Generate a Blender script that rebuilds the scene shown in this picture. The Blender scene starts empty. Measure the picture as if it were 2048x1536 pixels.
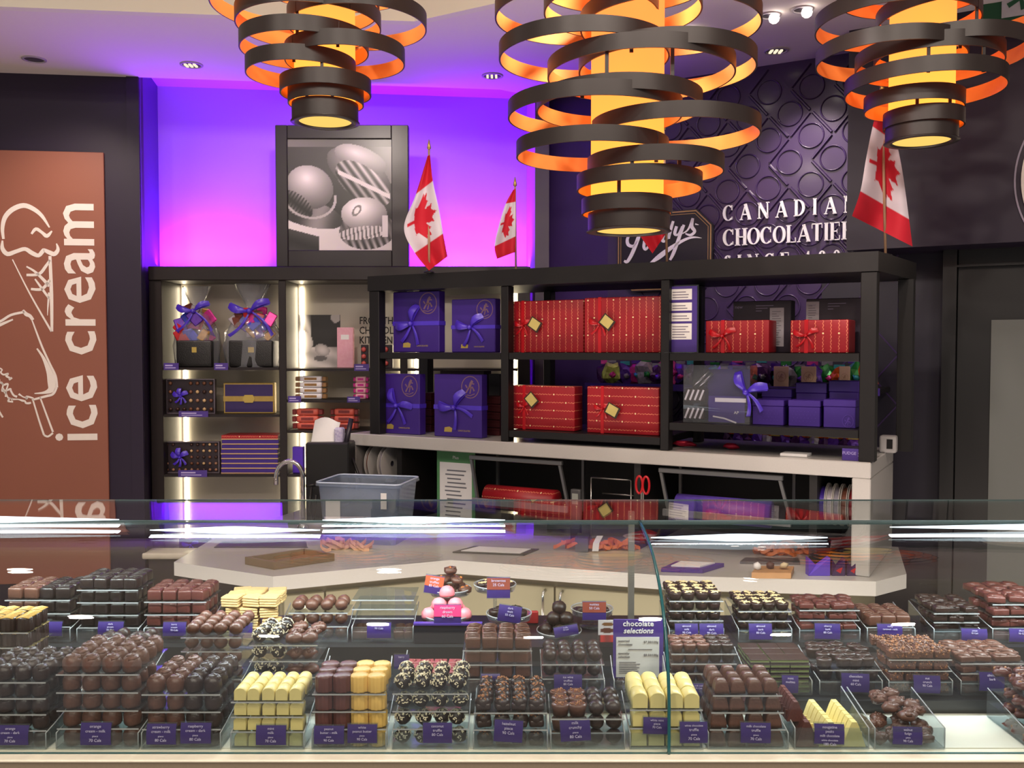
import bpy, bmesh, math, random
from mathutils import Vector, Matrix
from math import sin, cos, pi, radians
random.seed(7)
SC = bpy.context.scene
COL = SC.collection
F, H = 1850.0, 1.6
PT = math.atan(68/F)
CP, SP = cos(PT), sin(PT)

# ---------- camera geometry helpers (photo pixel -> world point at a real depth) ----------
def P(px, py, Y):
    k = (px-1024)/F; j = (768-py)/F
    t = Y/(CP+j*SP)
    return Vector((k*t, Y, H+(-SP+j*CP)*t))
def PZ(px, py, z):
    j = (768-py)/F
    Y = (z-H)/(-SP+j*CP)*(CP+j*SP)
    return P(px, py, Y)
def SZ(wpx, Y, z=1.6):
    return wpx/F*(Y*CP-(z-H)*SP)
class Frame:
    def __init__(s, ox, oy, ang):
        s.o = (ox, oy); s.a = ang; s.u = (cos(ang), sin(ang)); s.v = (-sin(ang), cos(ang))
    def w(s, a, d, z=0.0):
        return Vector((s.o[0]+s.u[0]*a+s.v[0]*d, s.o[1]+s.u[1]*a+s.v[1]*d, z))
    def s(s, px, d=0.0, z=1.6):
        kx = (px-1024)/F; ox, oy = s.o; ux, uy = s.u; vx, vy = s.v
        return (kx*((oy+vy*d)*CP-(z-H)*SP)-ox-vx*d)/(ux-kx*uy*CP)
    def sz(s, px, py, d=0.0):
        z = 1.6
        for _ in range(5):
            a = s.s(px, d, z); Y = s.w(a, d).y; k = (768-py)/F
            z = H+Y*(k*CP-SP)/(CP+k*SP)
        return a, z
FL = Frame(-1.69, 4.35, math.atan(.12))
FN = Frame(-1.83, 4.75, math.atan(.13))
FC = Frame(0, 4.45, 0.0)
FS = Frame(0, 3.45, -math.atan(.57))
FR = Frame(0, 4.81, -math.atan(.57))
FB = Frame(0, 4.476, -math.atan(.57))
F0_ = Frame(0, 0, 0)

# ---------- materials ----------
def lin(c):
    def f(x):
        x /= 255.0
        return x/12.92 if x <= .04045 else ((x+.055)/1.055)**2.4
    return (f(c[0]), f(c[1]), f(c[2]), 1.0)
_M = {}
def mat(name, c=(128,128,128), rough=.5, metal=0.0, var=.12, scale=30.0, bump=0.0, bscale=None, spec=.5, coat=0.0, emit=None, es=0.0, c2=None, trans=0.0, sheen=0.0):
    if name in _M: return _M[name]
    m = bpy.data.materials.new(name); m.use_nodes = True; _M[name] = m
    nt = m.node_tree; N = nt.nodes; L = nt.links
    b = N['Principled BSDF']
    b.inputs['Roughness'].default_value = rough; b.inputs['Metallic'].default_value = metal
    b.inputs['Specular IOR Level'].default_value = spec
    b.inputs['Coat Weight'].default_value = coat; b.inputs['Coat Roughness'].default_value = .12
    tc = N.new('ShaderNodeTexCoord'); nz = N.new('ShaderNodeTexNoise')
    nz.inputs['Scale'].default_value = scale; nz.inputs['Detail'].default_value = 4
    L.new(tc.outputs['Object'], nz.inputs['Vector'])
    mx = N.new('ShaderNodeMix'); mx.data_type = 'RGBA'
    a = lin(c); e = lin(c2) if c2 else tuple(min(1, v*(1-var)) for v in a[:3])+(1,)
    a2 = a if c2 else tuple(min(1, v*(1+var)) for v in a[:3])+(1,)
    mx.inputs[6].default_value = e; mx.inputs[7].default_value = a2
    L.new(nz.outputs['Fac'], mx.inputs[0]); L.new(mx.outputs[2], b.inputs['Base Color'])
    if bump:
        n2 = N.new('ShaderNodeTexNoise'); n2.inputs['Scale'].default_value = bscale or scale*2; n2.inputs['Detail'].default_value = 3
        L.new(tc.outputs['Object'], n2.inputs['Vector'])
        bp = N.new('ShaderNodeBump'); bp.inputs['Strength'].default_value = bump; bp.inputs['Distance'].default_value = .002
        L.new(n2.outputs['Fac'], bp.inputs['Height']); L.new(bp.outputs['Normal'], b.inputs['Normal'])
    if emit:
        b.inputs['Emission Color'].default_value = lin(emit); b.inputs['Emission Strength'].default_value = es
    if trans:
        b.inputs['Transmission Weight'].default_value = trans
    return m
def glassmat(name, c=(240,250,248), refl=1.0, rough=0.0, dens=0.0, ior=1.45, haze=(230,235,240)):
    """clear sheet: see-through + Fresnel reflection, with a little milky body"""
    if name in _M: return _M[name]
    m = bpy.data.materials.new(name); m.use_nodes = True; _M[name] = m
    nt = m.node_tree; N = nt.nodes; L = nt.links
    N.remove(N['Principled BSDF']); out = N['Material Output']
    tr = N.new('ShaderNodeBsdfTransparent'); tr.inputs[0].default_value = lin(c)
    gl = N.new('ShaderNodeBsdfGlossy'); gl.inputs['Roughness'].default_value = rough; gl.inputs['Color'].default_value = (1,1,1,1)
    lw = N.new('ShaderNodeLayerWeight'); lw.inputs[0].default_value = .5
    pw = N.new('ShaderNodeMath'); pw.operation = 'POWER'; pw.inputs[1].default_value = 5; L.new(lw.outputs['Facing'], pw.inputs[0])
    f0 = ((ior-1)/(ior+1))**2*refl
    fr = N.new('ShaderNodeMath'); fr.operation = 'MULTIPLY_ADD'; fr.inputs[1].default_value = (1-f0)*refl; fr.inputs[2].default_value = f0; L.new(pw.outputs[0], fr.inputs[0])
    mix = N.new('ShaderNodeMixShader'); L.new(fr.outputs[0], mix.inputs[0])
    last = tr
    if dens > 0:
        df = N.new('ShaderNodeBsdfDiffuse'); df.inputs[0].default_value = lin(haze)
        nz = N.new('ShaderNodeTexNoise'); nz.inputs['Scale'].default_value = 1.5
        mt = N.new('ShaderNodeMath'); mt.operation = 'MULTIPLY'; mt.inputs[1].default_value = dens*2
        L.new(nz.outputs['Fac'], mt.inputs[0])
        m2 = N.new('ShaderNodeMixShader'); L.new(mt.outputs[0], m2.inputs[0])
        L.new(tr.outputs[0], m2.inputs[1]); L.new(df.outputs[0], m2.inputs[2]); last = m2
    L.new(last.outputs[0], mix.inputs[1]); L.new(gl.outputs[0], mix.inputs[2]); L.new(mix.outputs[0], out.inputs[0])
    return m
def emitmat(name, c, s, var=.05, scale=12, c2=None):
    if name in _M: return _M[name]
    m = bpy.data.materials.new(name); m.use_nodes = True; _M[name] = m
    nt = m.node_tree; N = nt.nodes; L = nt.links
    N.remove(N['Principled BSDF']); e = N.new('ShaderNodeEmission')
    tc = N.new('ShaderNodeTexCoord'); nz = N.new('ShaderNodeTexNoise'); nz.inputs['Scale'].default_value = scale
    L.new(tc.outputs['Object'], nz.inputs['Vector'])
    mx = N.new('ShaderNodeMix'); mx.data_type = 'RGBA'; a = lin(c); b = lin(c2) if c2 else tuple(v*(1-var) for v in a[:3])+(1,)
    mx.inputs[6].default_value = b; mx.inputs[7].default_value = a
    L.new(nz.outputs['Fac'], mx.inputs[0]); L.new(mx.outputs[2], e.inputs[0]); e.inputs[1].default_value = s
    L.new(e.outputs[0], N['Material Output'].inputs[0])
    return m
def printmat(name='printed_artwork', rough=.35):
    """printed surface: ink colours stored per point of the print"""
    if name in _M: return _M[name]
    m = bpy.data.materials.new(name); m.use_nodes = True; _M[name] = m
    N = m.node_tree.nodes; L = m.node_tree.links; b = N['Principled BSDF']; b.inputs['Roughness'].default_value = rough
    a = N.new('ShaderNodeAttribute'); a.attribute_name = 'Ink'
    nz = N.new('ShaderNodeTexNoise'); nz.inputs['Scale'].default_value = 150
    mx = N.new('ShaderNodeMix'); mx.data_type = 'RGBA'; mx.blend_type = 'MULTIPLY'; mx.inputs[0].default_value = .06
    L.new(a.outputs['Color'], mx.inputs[6]); L.new(nz.outputs['Color'], mx.inputs[7]); L.new(mx.outputs[2], b.inputs['Base Color'])
    return m

# ---------- mesh builder ----------
class MB:
    def __init__(s): s.v = []; s.f = []; s.m = []; s.sm = []; s.ink = None; s.T = Matrix.Identity(4)
    def add(s, vs, fs, m=0, smooth=False, T=None, ink=None):
        T = s.T @ T if T is not None else s.T
        b = len(s.v); s.v += [T @ Vector(p) for p in vs]
        if ink is not None:
            if s.ink is None: s.ink = [(1,1,1,1)]*b
            s.ink += ink
        elif s.ink is not None: s.ink += [(1,1,1,1)]*len(vs)
        for f in fs: s.f.append([b+i for i in f]); s.m.append(m); s.sm.append(smooth)
        return s
    def box(s, x0, x1, y0, y1, z0, z1, m=0, bev=0.0, T=None, seg=1):
        if bev <= 0:
            v = [(x0,y0,z0),(x1,y0,z0),(x1,y1,z0),(x0,y1,z0),(x0,y0,z1),(x1,y0,z1),(x1,y1,z1),(x0,y1,z1)]
            f = [(0,3,2,1),(4,5,6,7),(0,1,5,4),(1,2,6,5),(2,3,7,6),(3,0,4,7)]
            return s.add(v, f, m, False, T)
        bm = bmesh.new(); bmesh.ops.create_cube(bm, size=1)
        for v in bm.verts: v.co = Vector(((x0+x1)/2+v.co.x*(x1-x0), (y0+y1)/2+v.co.y*(y1-y0), (z0+z1)/2+v.co.z*(z1-z0)))
        bev = min(bev, .45*min(abs(x1-x0), abs(y1-y0), abs(z1-z0)))
        bmesh.ops.bevel(bm, geom=bm.edges[:], offset=bev, segments=seg, profile=.6, affect='EDGES')
        bm.verts.index_update()
        s.add([v.co.copy() for v in bm.verts], [[v.index for v in f.verts] for f in bm.faces], m, seg > 1, T); bm.free(); return s
    def prism(s, poly, z0, z1, m=0, T=None, mtop=None):
        n = len(poly)
        ar = sum(poly[i][0]*poly[(i+1)%n][1]-poly[(i+1)%n][0]*poly[i][1] for i in range(n))
        if ar < 0: poly = poly[::-1]
        v = [(p[0],p[1],z0) for p in poly]+[(p[0],p[1],z1) for p in poly]
        s.add(v, [list(range(n))[::-1]]+[(i,(i+1)%n,n+(i+1)%n,n+i) for i in range(n)], m, False, T)
        return s.add(v, [list(range(n,2*n))], m if mtop is None else mtop, False, T)
    def lathe(s, prof, n=24, m=0, smooth=True, T=None, cap=True, sx=1, sy=1, ph=0, fn=None):
        v = []; f = []
        for j, (r, z) in enumerate(prof):
            for i in range(n):
                a = 2*pi*i/n+ph; q = r*(fn(a, z) if fn else 1); v.append((q*cos(a)*sx, q*sin(a)*sy, z))
        for j in range(len(prof)-1):
            for i in range(n):
                k = (i+1)%n; f.append((j*n+i, j*n+k, (j+1)*n+k, (j+1)*n+i))
        if cap:
            f.append(list(range(n))[::-1]); f.append([(len(prof)-1)*n+i for i in range(n)])
        return s.add(v, f, m, smooth, T)
    def tube(s, pts, r, n=8, m=0, closed=False, T=None, flat=1.0):
        pts = [Vector(p) for p in pts]; N = len(pts); v = []; f = []; up = None
        for i, p in enumerate(pts):
            a = pts[i-1] if (i > 0 or closed) else p; b = pts[(i+1)%N] if (i < N-1 or closed) else p
            t = (b-a).normalized()
            if up is None:
                up = Vector((0,0,1)) if abs(t.z) < .9 else Vector((0,1,0))
            sd = t.cross(up).normalized(); up = sd.cross(t).normalized()
            rr = r[i] if isinstance(r, (list, tuple)) else r
            for k in range(n):
                q = 2*pi*k/n; v.append(p+sd*cos(q)*rr+up*sin(q)*rr*flat)
        for i in range(N if closed else N-1):
            j = (i+1)%N
            for k in range(n):
                l = (k+1)%n; f.append((i*n+k, i*n+l, j*n+l, j*n+k))
        if not closed: f.append(list(range(n))[::-1]); f.append([(N-1)*n+k for k in range(n)])
        return s.add(v, f, m, True, T)
    def band(s, pts, w, th=.001, m=0, T=None, side=None):
        """flat strap along pts, width vector w (or per point)"""
        pts = [Vector(p) for p in pts]; v = []; f = []
        for i, p in enumerate(pts):
            a = pts[max(0,i-1)]; b = pts[min(len(pts)-1,i+1)]; t = (b-a).normalized()
            ww = Vector(w[i] if isinstance(w[0], (tuple, list, Vector)) else w)
            nn = t.cross(ww).normalized()*th*.5
            v += [p-ww*.5-nn, p+ww*.5-nn, p+ww*.5+nn, p-ww*.5+nn]
        for i in range(len(pts)-1):
            for k in range(4):
                l = (k+1)%4; f.append((i*4+k, i*4+l, i*4+4+l, i*4+4+k))
        n = len(pts)-1; f += [(3,2,1,0), (n*4,n*4+1,n*4+2,n*4+3)]
        return s.add(v, f, m, False, T)
    def ribbon(s, pts, w, th=.002, m=0, T=None, y=0.0):
        """painted / cut-out stroke lying in the XZ plane facing -Y"""
        n = len(pts); v = []; f = []
        for i, p in enumerate(pts):
            a = pts[max(0,i-1)]; b = pts[min(n-1,i+1)]; dx, dz = b[0]-a[0], b[1]-a[1]; l = math.hypot(dx,dz) or 1
            ww = (w[min(i,len(w)-1)] if isinstance(w, (list,tuple)) else w)*.5
            nx, nz = -dz/l*ww, dx/l*ww
            v += [(p[0]+nx,y-th,p[1]+nz),(p[0]-nx,y-th,p[1]-nz),(p[0]-nx,y,p[1]-nz),(p[0]+nx,y,p[1]+nz)]
        for i in range(n-1):
            for k in range(4):
                l = (k+1)%4; f.append((i*4+k, i*4+4+k, i*4+4+l, i*4+l))
        f += [(0,1,2,3), ((n-1)*4+3,(n-1)*4+2,(n-1)*4+1,(n-1)*4)]
        return s.add(v, f, m, False, T)
    def plate(s, poly, th=.002, m=0, T=None, y=0.0):
        """flat outline in the XZ plane facing -Y, given a thickness"""
        n = len(poly); v = [(p[0],y-th,p[1]) for p in poly]+[(p[0],y,p[1]) for p in poly]
        return s.add(v, [list(range(n)), list(range(2*n-1,n-1,-1))]+[(i,n+i,n+(i+1)%n,(i+1)%n) for i in range(n)], m, False, T)
    def text(s, txt, size, x=0, z=0, y=0.0, th=.0006, m=0, T=None, align='CENTER', shear=0.0, sx=1.0, sp=1.0, bold=0.0, vertical=False):
        key = (txt, align, shear, sp, round(bold,4)); d = _TXT.get(key)
        if d is None:
            c = bpy.data.curves.new('t', 'FONT'); c.body = txt; c.align_x = align; c.size = 1; c.extrude = .5; c.shear = shear; c.space_character = sp
            c.resolution_u = 2; c.offset = bold
            o = bpy.data.objects.new('t', c); COL.objects.link(o)
            dg = bpy.context.evaluated_depsgraph_get(); me = bpy.data.meshes.new_from_object(o.evaluated_get(dg))
            d = ([tuple(v.co) for v in me.vertices], [tuple(p.vertices) for p in me.polygons])
            bpy.data.objects.remove(o); bpy.data.curves.remove(c); bpy.data.meshes.remove(me); _TXT[key] = d
        vs = []
        for (a, b, e) in d[0]:
            if vertical: vs.append((x-b*size, y-(e+.5)*th, z+a*size*sx))
            else: vs.append((x+a*size*sx, y-(e+.5)*th, z+b*size))
        return s.add(vs, d[1], m, False, T)
    def sheet(s, fn, nu, nv, col=None, m=0, T=None, smooth=True, th=None):
        v = []; f = []; ink = []
        for j in range(nv+1):
            for i in range(nu+1):
                u, w = i/nu, j/nv; v.append(fn(u,w))
                if col: c = col(u,w); ink.append(lin(c))
        for j in range(nv):
            for i in range(nu):
                a = j*(nu+1)+i; f.append((a, a+1, a+nu+2, a+nu+1))
        return s.add(v, f, m, smooth, T, ink if col else None)
    def lump(s, c, r, m=0, sub=2, amp=.15, freq=3.0, seed=0, sc=(1,1,1), smooth=True):
        bm = bmesh.new(); bmesh.ops.create_icosphere(bm, subdivisions=sub, radius=1)
        from mathutils import noise
        for v in bm.verts:
            n = noise.noise(v.co*freq+Vector((seed*3.7,seed*1.3,seed)))
            v.co = Vector((v.co.x*sc[0], v.co.y*sc[1], v.co.z*sc[2]))*(r*(1+amp*n*2))+Vector(c)
        bm.verts.index_update()
        s.add([v.co.copy() for v in bm.verts], [[v.index for v in f.verts] for f in bm.faces], m, smooth); bm.free(); return s
    def mesh(s, name):
        me = bpy.data.meshes.new(name); me.from_pydata([tuple(v) for v in s.v], [], s.f)
        me.polygons.foreach_set('material_index', s.m); me.polygons.foreach_set('use_smooth', s.sm)
        if s.ink is not None:
            ca = me.color_attributes.new('Ink', 'FLOAT_COLOR', 'POINT')
            ca.data.foreach_set('color', [x for c in s.ink for x in c])
        me.update(); return me
_TXT = {}
def obj(name, mb, mats, parent=None, loc=None, rz=0.0, rot=None, label=None):
    me = mb.mesh(name) if isinstance(mb, MB) else mb
    if isinstance(mb, MB):
        for m in (mats if isinstance(mats, (list, tuple)) else [mats]): me.materials.append(m)
    o = bpy.data.objects.new(name, me); COL.objects.link(o)
    if parent: o.parent = parent
    if loc is not None: o.location = loc
    o.rotation_euler = rot if rot else (0,0,rz)
    if label: o['label'] = label
    return o
def tag(o, label, cat, group=None, kind=None):
    o['label'] = label; o['category'] = cat
    if group: o['group'] = group
    if kind: o['kind'] = kind
    return o
def thing(name, label, cat, loc=(0,0,0), rz=0.0, group=None, rot=None):
    o = bpy.data.objects.new(name, None); COL.objects.link(o); o.location = loc; o.rotation_euler = rot if rot else (0,0,rz)
    o.empty_display_size = .05
    return tag(o, label, cat, group)
def struct(name, mb, mats, parent=None, loc=None, rz=0.0, label=None):
    o = obj(name, mb, mats, parent, loc, rz)
    if not parent: o['kind'] = 'structure'
    if label: o['label'] = label
    return o
def dup(root, loc, rz=None, label=None, group=None):
    r = root.copy(); COL.objects.link(r); r.location = loc
    if rz is not None: r.rotation_euler = (0,0,rz)
    if label: r['label'] = label
    if group: r['group'] = group
    for ch in root.children:
        c = ch.copy(); COL.objects.link(c); c.parent = r
        for g in ch.children:
            d = g.copy(); COL.objects.link(d); d.parent = c
    return r
def light(name, kind, loc, energy, col=(255,255,255), size=.2, size_y=None, target=None, spot=None, blend=.5):
    l = bpy.data.lights.new(name, kind); l.energy = energy; l.color = lin(col)[:3]
    if kind == 'AREA':
        l.size = size
        if size_y: l.shape = 'RECTANGLE'; l.size_y = size_y
    else: l.shadow_soft_size = size
    if kind == 'SPOT': l.spot_size = radians(spot); l.spot_blend = blend
    o = bpy.data.objects.new(name, l); COL.objects.link(o); o.location = loc
    if target is not None:
        o.rotation_euler = (Vector(target)-Vector(loc)).to_track_quat('-Z', 'Y').to_euler()
    return o

# ---------- shared materials ----------
purp = mat('dark_purple_paint', (35,25,46), .45, var=.08, scale=6, spec=.4)
purp2 = mat('plain_purple_paint', (62,42,96), .5, var=.06, scale=6, spec=.3)
black = mat('black_laminate', (20,18,19), .45, var=.15, scale=40, spec=.4)
dkwood = mat('dark_espresso_wood', (44,37,36), .42, var=.25, scale=25, bump=.1, spec=.45)
ceilm = mat('ceiling_paint', (226,214,212), .85, var=.02, scale=3)
creamp = mat('cream_ceiling_paint', (226,220,205), .85, var=.02, scale=3)
nichep = mat('niche_paint_lit_purple', (200,150,228), .75, var=.02, scale=3)  # white paint tinted lilac, so the colour carries part of the purple light
quartz = mat('white_quartz', (184,182,178), .22, var=.05, scale=220, spec=.5)
cream = mat('cream_laminate', (140,134,108), .5, var=.03, scale=12)
floorm = mat('floor_tile', (160,150,140), .4, var=.1, scale=4)
steel = mat('brushed_steel', (175,175,172), .3, 1.0, var=.08, scale=60)
chrome = mat('chrome', (215,215,215), .12, 1.0, var=.03)
grey = mat('grey_metal', (112,114,116), .4, .6, var=.05)
white = mat('white_print', (238,236,232), .5, var=.03)
paper = mat('paper_white', (228,228,228), .7, var=.03)
ribp = mat('purple_satin', (74,48,190), .32, var=.2, scale=20, spec=.6)
boxp = mat('purple_box_board', (56,28,124), .5, var=.08, scale=15)
gold = mat('gold_foil', (190,160,90), .35, .7, var=.15, scale=60)
redsat = mat('red_satin', (190,16,28), .28, var=.2, scale=30, spec=.6)
cardp = mat('purple_price_card', (72,50,134), .45, var=.05)
cardd = mat('dark_purple_card', (56,38,110), .45, var=.05)
lblue = mat('lilac_print', (176,164,214), .5, var=.05)
# ================= room shell =================
ZC, ZR, ZN = 2.865, 3.25, 2.94
f = MB().box(-5, 5, -2.5, 7, -.05, 0); struct('floor', f, floorm)
# main lower ceiling with an opening towards the camera
p0 = PZ(-60, 10, ZC); p1 = PZ(400, 28, ZC); p2 = PZ(830, 42, ZC); p3 = PZ(1000, 4, ZC); p4 = PZ(1120, -60, ZC)
nr = FL.w(-.042, 0)
cA = FN.w(FN.s(1053, 0, 2.87), 0)
lip = [FL.w(.05, .02), FL.w(FL.s(1000, 0, ZC), 0), (cA.x+.02, 4.66)]
poly = [(-5.0, p0.y), (p0.x, p0.y), (p1.x, p1.y), (p2.x, p2.y), (p3.x, p3.y), (p4.x, p4.y), (1.05, 2.0), (5, 2.0), (5, 7), (lip[2][0], 7), (lip[2][0], lip[2][1]), (lip[1].x, lip[1].y), (nr.x, nr.y), (-1.98, 5.1), (-5, 5.1)]
struct('ceiling', MB().prism(poly, ZC, ZC+.03), ceilm, label='flat grey ceiling over the counters')
rpoly = [(-5,-2.5),(5,-2.5),(5,2.2),(1.3,2.2),(p4.x+.1,p4.y+.2),(p3.x,p3.y+.1),(p2.x,p2.y+.1),(p1.x,p1.y+.1),(p0.x,p0.y+.1),(-5,p0.y+.1)]
struct('ceiling', MB().prism(rpoly, ZR, ZR+.05), creamp, label='raised cream ceiling above the display case')
fa = MB()
pl = [(-5.0, p0.y), (p0.x, p0.y), (p1.x, p1.y), (p2.x, p2.y), (p3.x, p3.y), (p4.x, p4.y), (1.05, 2.0), (5, 2.0)]
for a, b in zip(pl[:-1], pl[1:]):
    d = Vector((b[0]-a[0], b[1]-a[1], 0)).normalized(); n = Vector((-d.y, d.x, 0))*.04; a = (a[0]-n.x*.12, a[1]-n.y*.12); b = (b[0]-n.x*.12, b[1]-n.y*.12)
    fa.add([(a[0],a[1],ZC-.003),(b[0],b[1],ZC-.003),(b[0],b[1],ZR),(a[0],a[1],ZR),(a[0]+n.x,a[1]+n.y,ZC-.003),(b[0]+n.x,b[1]+n.y,ZC-.003),(b[0]+n.x,b[1]+n.y,ZR),(a[0]+n.x,a[1]+n.y,ZR)],
           [(0,1,2,3),(5,4,7,6),(0,4,5,1),(3,2,6,7),(0,3,7,4),(1,5,6,2)])
struct('trim_1', fa, creamp, label='cream fascia around the raised ceiling')
# niche ceiling
nA, nB = FN.w(-.2, .05), FN.w(2.1, .05)
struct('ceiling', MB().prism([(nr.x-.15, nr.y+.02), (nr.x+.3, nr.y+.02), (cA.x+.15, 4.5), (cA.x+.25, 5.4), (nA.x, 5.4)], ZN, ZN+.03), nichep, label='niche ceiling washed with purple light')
# left wall (plane of the ice cream sign) and its return
struct('wall_left', MB().box(-3.2, -.042, 0, .06, 0, ZR), purp, loc=FL.w(0,0), rz=FL.a, label='dark purple wall behind the brown sign')
ja, jb = FL.w(-.041,.0), FN.w(.028,0)
for z0_, z1_, m_, l_ in ((0, 1.99, purp, 'dark lower return beside the lit cabinet'), (1.99, ZN, mat('violet_lit_return_paint', (74,52,116), .5, var=.05), 'violet lit return of the niche beside the dark wall')):  # one dark return; violet light is put into the upper part's colour
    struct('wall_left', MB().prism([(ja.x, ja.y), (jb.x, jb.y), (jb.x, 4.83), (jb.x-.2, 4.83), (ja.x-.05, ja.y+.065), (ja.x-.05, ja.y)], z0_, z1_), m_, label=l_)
sl = FL.s(218, -.01)
st = MB().box(FL.s(262, 0)-.001, -.043, -.012, 0, 0, ZC); struct('trim_2', st, purp, loc=FL.w(0,0), rz=FL.a, label='dark purple corner strip')
# niche wall
nw = FN.s(1053, 0)
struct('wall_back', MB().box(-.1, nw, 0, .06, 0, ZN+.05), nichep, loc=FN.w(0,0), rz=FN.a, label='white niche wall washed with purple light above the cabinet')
cr = FN.w(nw, 0)
q1 = P(1070, 400, 4.62)
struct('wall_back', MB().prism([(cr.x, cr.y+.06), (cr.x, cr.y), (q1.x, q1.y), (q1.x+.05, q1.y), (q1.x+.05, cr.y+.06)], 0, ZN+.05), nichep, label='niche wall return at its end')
q2 = P(1098, 400, 4.62); q3 = FR.w(FR.s(1100, 0), 0)
struct('column', MB().prism([(q1.x, q1.y-.01), (q2.x, q2.y-.01), (q2.x, q2.y+.35), (q1.x+.02, q1.y+.35)], 0, ZN+.05), mat('brown_column_paint', (70,58,76), .5, var=.05), label='brownish pillar at the end of the niche')
# angled feature wall: plain part and diamond/circle relief part
s0, s1, s2 = FR.s(1090, 0), FR.s(1215, 0), FR.s(1790, 0)
struct('wall_right', MB().box(s0, s1, 0, .06, 0, ZC+.05), purp2, loc=FR.w(0,0), rz=FR.a, label='plain purple part of the feature wall')
relm = mat('relief_purple_paint', (60,42,84), .28, var=.05, scale=5, spec=.5, coat=.2)
rel = MB().box(s1, s2+.02, 0, .06, 0, ZC+.05)
g = .262   # half diagonal of a diamond
ox, oz = FR.sz(1623, 222, 0)   # knot where four diamonds meet
rw = .009
def rbar(a, b):
    (x0,z0),(x1,z1) = a, b
    dx, dz = x1-x0, z1-z0; l = math.hypot(dx,dz); nx, nz = -dz/l*rw/2, dx/l*rw/2
    v = [(x0+nx*1.6,0,z0+nz*1.6),(x0-nx*1.6,0,z0-nz*1.6),(x1-nx*1.6,0,z1-nz*1.6),(x1+nx*1.6,0,z1+nz*1.6),(x0+nx*.6,-.012,z0+nz*.6),(x0-nx*.6,-.012,z0-nz*.6),(x1-nx*.6,-.012,z1-nz*.6),(x1+nx*.6,-.012,z1+nz*.6)]
    rel.add(v, [(4,5,6,7),(0,1,5,4),(1,2,6,5),(2,3,7,6),(3,0,4,7)])
hx = FR.s(1667,0,2.5)-FR.s(1623,0,2.5); hz = .106
for i in range(-14, 15):
    for j in range(-14, 15):
        kx, kz = ox+(i+j)*hx, oz+(i-j)*hz
        if not (s1+.08 < kx < s2-.02 and .9 < kz < ZC-.05): continue
        if (i+2*j) % 3 != 0: rbar((kx+.006, kz+.006), (kx+hx-.006, kz+hz-.006))
        if (2*i+j) % 3 != 1: rbar((kx+.006, kz-.006), (kx+hx-.006, kz-hz+.006))
        cx_, cz_ = kx+hx, kz
        n = 28; prof = [(.049,0),(.0515,-.009),(.0545,-.009),(.057,0)]
        v = []; ff = []
        for (r, y) in prof:
            for k in range(n): v.append((cx_+r*cos(2*pi*k/n), y, cz_+r*sin(2*pi*k/n)))
        for q in range(3):
            for k in range(n): ff.append((q*n+k, (q+1)*n+k, (q+1)*n+(k+1)%n, q*n+(k+1)%n))
        rel.add(v, ff, 0, True)
struct('wall_right', rel, relm, loc=FR.w(0,0), rz=FR.a, label='purple feature wall with raised diamonds and circles')
# bulkhead over the door
b0 = FB.s(1694, 0, 2.2); zb = FB.sz(1850, 493, 0)[1]
struct('wall_right', MB().box(b0, b0+3.2, 0, .5, zb, ZR), purp, loc=FB.w(0,0), rz=FB.a, label='dark purple bulkhead above the door')
# wall below the bulkhead, door opening
d0 = FB.s(1912, .2, 1.6)
struct('wall_right', MB().box(FB.s(1790,.28)-.3, d0, .28, .30, 0, zb+.02), mat('deep_purple_paint', (19,13,34), .5, var=.06), loc=FB.w(0,0), rz=FB.a, label='deep purple wall beside the door')
dr = struct('door_1', MB().box(d0, d0+1.3, .2, .25, 0, zb+.02, bev=.004), mat('black_door_paint', (13,13,15), .4, var=.06), loc=FB.w(0,0), rz=FB.a, label='black door with a tall frosted glass panel')
gx = FB.s(1982, .2, 1.6); gz = FB.sz(1982, 640, .2)[1]
obj('door_glass', MB().box(gx, gx+.7, .19, .1995, .25, gz), mat('frosted_glass', (104,108,104), .55, var=.1, scale=2), dr)
obj('door_frame', MB().box(d0-.05, d0, .17, .30, 0, zb).box(d0, d0+1.3, .17, .20, zb-.07, zb-.062), mat('door_frame_black', (12,12,14), .4, var=.06), dr)
# ================= pendant lamps =================
def glowmat():
    m = bpy.data.materials.new('amber_lamp_shade'); m.use_nodes = True
    nt = m.node_tree; N = nt.nodes; L = nt.links; N.remove(N['Principled BSDF'])
    e = N.new('ShaderNodeEmission'); tc = N.new('ShaderNodeTexCoord'); sp = N.new('ShaderNodeSeparateXYZ'); L.new(tc.outputs['Object'], sp.inputs[0])
    mr = N.new('ShaderNodeMapRange'); mr.inputs[1].default_value = 0; mr.inputs[2].default_value = .42; L.new(sp.outputs[2], mr.inputs[0])
    mx = N.new('ShaderNodeMix'); mx.data_type = 'RGBA'; L.new(mr.outputs[0], mx.inputs[0])
    mx.inputs[6].default_value = (2.2,.74,.085,1); mx.inputs[7].default_value = (2.1,.42,.085,1)
    nz = N.new('ShaderNodeTexNoise'); nz.inputs['Scale'].default_value = 9; L.new(tc.outputs['Object'], nz.inputs['Vector'])
    m2 = N.new('ShaderNodeMix'); m2.data_type = 'RGBA'; m2.blend_type = 'MULTIPLY'; m2.inputs[0].default_value = .12
    L.new(mx.outputs[2], m2.inputs[6]); L.new(nz.outputs['Color'], m2.inputs[7]); L.new(m2.outputs[2], e.inputs[0]); e.inputs[1].default_value = 1
    L.new(e.outputs[0], N['Material Output'].inputs[0]); return m
glow = glowmat()
ringo = mat('dark_bronze_band', (38,29,27), .42, var=.15, scale=15, spec=.5)
ringi = mat('copper_band_lining', (242,146,70), .55, var=.06, scale=12)
glowd = emitmat('amber_bottom_diffuser', (255,205,105), 1.0)
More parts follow.
